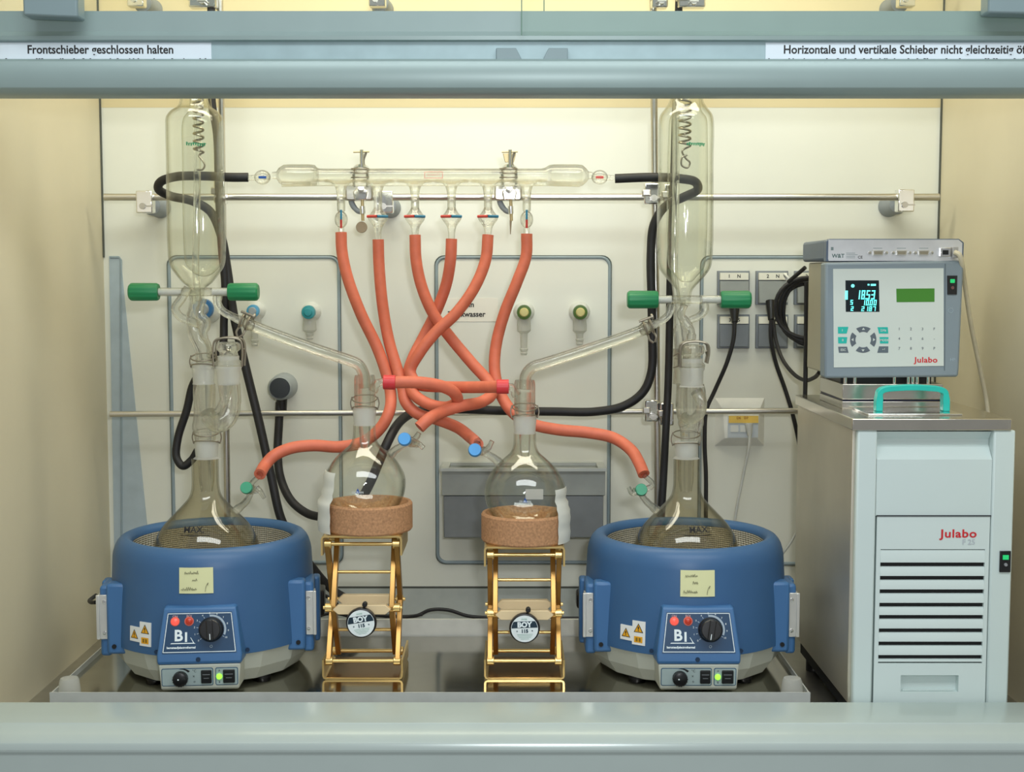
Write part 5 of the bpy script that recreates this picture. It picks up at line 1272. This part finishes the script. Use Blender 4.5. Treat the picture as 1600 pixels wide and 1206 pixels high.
hose([(705.5, 373, YM), (704, 405, YM), (697, 445, YM + .006), (680, 490, YM + .004), (660, 530, YM - .01), (645, 560, YM - .03), (637, 590, YM - .05), (648, 617, YM - .085), (672, 632, YM - .10), (698, 636, YM - .115), (714, 628, YM - .135), (710, 614, YM - .155), (692, 604, YM - .17), (660, 598, YM - .185), (606, 597, YF)],
     'orange hose from the fourth manifold outlet looping into the red end at the first receiver', hollow=True)
hose([(762.5, 367, YM), (759, 405, YM - .004), (742, 448, YM - .02), (712, 490, YM - .045), (680, 520, YM - .058), (655, 552, YM - .065), (641, 580, YM - .065), (652, 599, YM - .075), (690, 604, YM - .10), (730, 605, YM - .14), (790, 604, YF)],
     'orange hose from the fifth manifold outlet bending into the red end at the second receiver', hollow=True)
hose([(823, 365, YM), (822, 400, YM), (808, 440, YM - .01), (788, 490, YM - .02), (775, 540, YM - .03), (773, 580, YM - .045), (782, 615, YM - .06), (802, 645, YM - .08), (830, 662, YM - .09), (870, 671, YM - .09), (920, 676, YM - .09), (958, 684, YM - .10), (986, 703, YM - .13), (999, 724, YM - .16), (1006, 741, YA - .018)],
     'orange hose from the rightmost manifold outlet to the green-capped arm of the right boiling flask', hollow=True)
redc = mat('red_sleeve', 'd0343a', .4)
tag(MB().tube([P(599, 597, YF), P(618, 597.5, YF)], .0122, 22, 1).build('red_sleeve', redc, bev=.0006), 'red sleeve on the orange hose end at the first receiving flask', 'sleeve')
tag(MB().tube([P(776, 604, YF), P(795, 604, YF)], .0122, 22, 1).build('red_sleeve', redc, bev=.0006), 'red sleeve on the orange hose end at the second receiving flask', 'sleeve')

BH = dict(m=BLACKR)
hose([(388, 277, YM), (360, 277, YM - .002), (318, 275, YM + .01), (275, 276, YM + .02), (251, 284, YM + .03), (248, 296, YM + .05), (266, 306, YM + .07), (300, 314, YM + .085), (328, 330, YM + .09), (346, 370, YM + .09), (355, 420, YM + .09), (365, 490, YM + .08), (383, 570, YM + .07), (405, 660, YM + .06), (424, 745, YM + .05), (440, 812, YM + .045), (462, 850, YM + .05), (486, 884, YM + .07), (520, 922, YM + .09), (560, 945, YM + .1)],
     'black hose looping round the left reservoir from the blue end of the manifold', r=.0082, **BH)
hose([(329, -30, YV - .02), (331, 60, YV - .02), (331, 158, YV - .02), (339, 210, YV - .02), (342, 300, YV - .03), (346, 380, YV - .04), (352, 450, YV - .04), (350, 500, YV - .045), (346, 545, YV - .05), (322, 570, YV - .05), (302, 600, YV - .05), (292, 640, YV - .05), (278, 685, YV - .05), (276, 715, YV - .055), (286, 728, YV - .06), (300, 718, YV - .06), (312, 700, YV - .06), (330, 690, YV - .05)],
     'black hose hanging beside the left upright rod and curling behind the left boiling flask', r=.0075, **BH)
hose([(437, 628, YB - .035), (436, 660, YB - .04), (434, 705, YB - .05), (438, 745, YB - .07), (455, 782, YB - .10), (480, 802, YB - .12), (510, 808, YB - .16), (540, 800, YF + .10), (562, 782, YF + .095), (578, 755, YF + .09), (592, 722, YF + .09), (606, 690, YF + .10), (622, 662, YF + .14), (645, 645, YF + .2), (680, 640, YR - .055), (740, 640, YR - .03), (800, 642, YR - .03), (870, 643, YR - .035), (930, 643, YR - .04), (975, 634, YR - .045), (1005, 612, YR - .045), (1018, 580, YR - .045), (1019, 520, YR - .045), (1018, 460, YR - .045), (1017, 400, YR - .045), (1022, 350, YR - .05), (1040, 322, YR - .06), (1068, 308, YR - .08), (1090, 296, YM + .03), (1086, 284, YM + .012), (1062, 279, YM + .004), (1020, 277, YM), (961, 279, YM)],
     'long black hose from the grey wall socket to the red end of the manifold', r=.0083, **BH)
hose([(1062, -30, YV - .012), (1059, 60, YV - .012), (1056, 170, YV - .012), (1052, 300, YV - .03), (1048, 400, YV - .04), (1047, 450, YV - .04), (1046, 520, YV - .04), (1044, 600, YV - .05), (1041, 660, YV - .055), (1037, 740, YV - .05), (1032, 830, YV - .05), (1030, 890, YV - .04)],
     'straight black hose hanging just right of the right upright rod', r=.0072, **BH)

# ============================================================ CABLES
def cable(pts, label, r, m=BLACKR, ends=(), name='cable', hangs=False):
    t = thing(name, label, 'cable', P(*pts[0]))
    MB().tube([P(*p) for p in pts], r, 10, 8).build('cord', m, t)
    for (p, q, r0, r1) in ends: MB().cyl(P(*p), P(*q), r0, r1, seg=14).build('plug', m if m is not BLACKR else BLACKP, t, bev=.001)
    return t
cable([(1148, 500, YB - .05), (1146, 530, YB - .05), (1136, 566, YB - .045), (1116, 612, YB - .03), (1104, 640, YB - .03), (1101, 690, YB - .03), (1103, 740, YB - .03), (1103, 800, YB - .03), (1102, 880, YB - .03)],
      'black power cable hanging in front of the green knob socket, left of the other sockets', .0042, ends=[((1147, 474, YB - .035), (1148, 504, YB - .05), .012, .006)])
cable([(1205, 498, YB - .05), (1205, 530, YB - .05), (1212, 566, YB - .045), (1226, 606, YB - .04), (1238, 645, YB - .04), (1250, 700, YB - .04), (1258, 760, YB - .05)],
      'black power cable from the middle upper socket, crossing the end of the lower rod', .0042, ends=[((1204, 470, YB - .035), (1205, 500, YB - .05), .010, .006)])
CY_ = 2.56
t = thing('cable_coil', 'coiled black cable with a white tie hanging beside the controller box', 'cable', P(1240, 430, CY_))
for i, (cx_, cy_, rx, ry) in enumerate(((1262, 478, 50, 44), (1264, 482, 46, 46), (1266, 484, 42, 49), (1262, 486, 44, 43))):
    pts = [P(cx_ + rx * math.cos(a), cy_ + ry * math.sin(a) + (6 if math.sin(a) > 0 else 0), CY_ + .006 * i + .004 * math.sin(3 * a)) for a in [2 * PI * j / 32 for j in range(32)]]
    MB().tube(pts + [pts[0]], .0040, 10, 1).build('cable_loop', BLACKR, t)
MB().torus(frame(P(1231, 436, CY_ + .009), (.55, .0, -.8), (0, 1, 0)), .0115, .0022, 20, 8).build('cable_tie', WHITEP, t)
MB().tube([P(1258, 418, 2.50), P(1244, 430, 2.52), P(1232, 440, 2.54)], .0038, 10, 5).build('cable_tail', BLACKR, t)
cable([(1208, 500, YB - .055), (1212, 530, YB - .06), (1222, 560, YB - .08), (1240, 584, YB - .12), (1258, 594, YB - .17), (1272, 590, YB - .22), (1280, 582, 2.46)], 'black cable sagging from the sockets to the underside of the controller', .0038)
cable([(1260, 440, 2.53), (1259.5, 520, 2.53), (1258, 614, 2.53), (1256, 700, 2.55)], 'straight black cable running down between the coil and the controller', .0042)
CREAMC = mat('cream_cable', 'c9c2a8', .5)
cable([(1492, 394, iy0 - .012), (1499, 398, iy0 - .018), (1503, 412, iy0 - .012), (1507, 440, iy0 + .02), (1516, 500, iy0 + .06), (1530, 570, iy0 + .10), (1540, 618, iy0 + .12), (1543, 640, iy0 + .12), (1546, 680, iy0 + .12), (1548, 800, iy0 + .12), (1548, 1008, iy0 + .12)],
      'cream network cable hanging from the interface box between bath and right wall', .0040, CREAMC)
GRC = mat('grey_cable', 'c3c6c0', .5)
cable([(1172, 676, YB - .03), (1170, 700, YB - .035), (1162, 740, YB - .03), (1152, 790, YB - .03), (1146, 830, YB - .03), (1144, 870, YB - .03)], 'thin pale cable hanging from the white data socket', .0028, GRC,
      ends=[((1170, 662, YB - .024), (1171.5, 682, YB - .030), .0085, .004)])
cable([(1262, 800, YB - .10), (1250, 822, YB - .09), (1234, 850, YB - .08), (1221, 868, YB - .07), (1205, 900, YB - .07), (1190, 950, YB - .07), (1184, 994, YB - .05), (1150, 998, YB - .05)], 'thin pale cable slanting behind the right mantle towards the bath', .0024, GRC)
zc_ = 960
cable([(480, 938, YB - .11), (505, 930, YB - .11), (520, 938, YB - .11), (540, 955, YB - .11), (600, 962, YB - .11), (650, 962, YB - .11), (672, 953, YB - .11), (700, 953, YB - .11), (730, 962, YB - .11), (760, 965, YB - .11), (830, 966, YB - .11), (920, 966, YB - .11)],
      'black cable lying in the gap behind the two golden jacks', .0036)
cable([(490, 965, YB - .13), (520, 958, YB - .12), (560, 966, YB - .12), (610, 967, YB - .12), (660, 960, YB - .125)], 'black cable end lying behind the first golden jack', .0030)
cable([(487, 940, YA + .035), (500, 945, YA + .07), (522, 955, YA + .14), (560, 962, YA + .20)], 'black power cable leaving the left mantle towards the first golden jack', .0036)
cable([(150, 941, YA + .04), (143, 941, YA + .06), (140, 938, YA + .09), (150, 930, YA + .13)], 'black cable end at the left wall side of the left mantle', .0036)
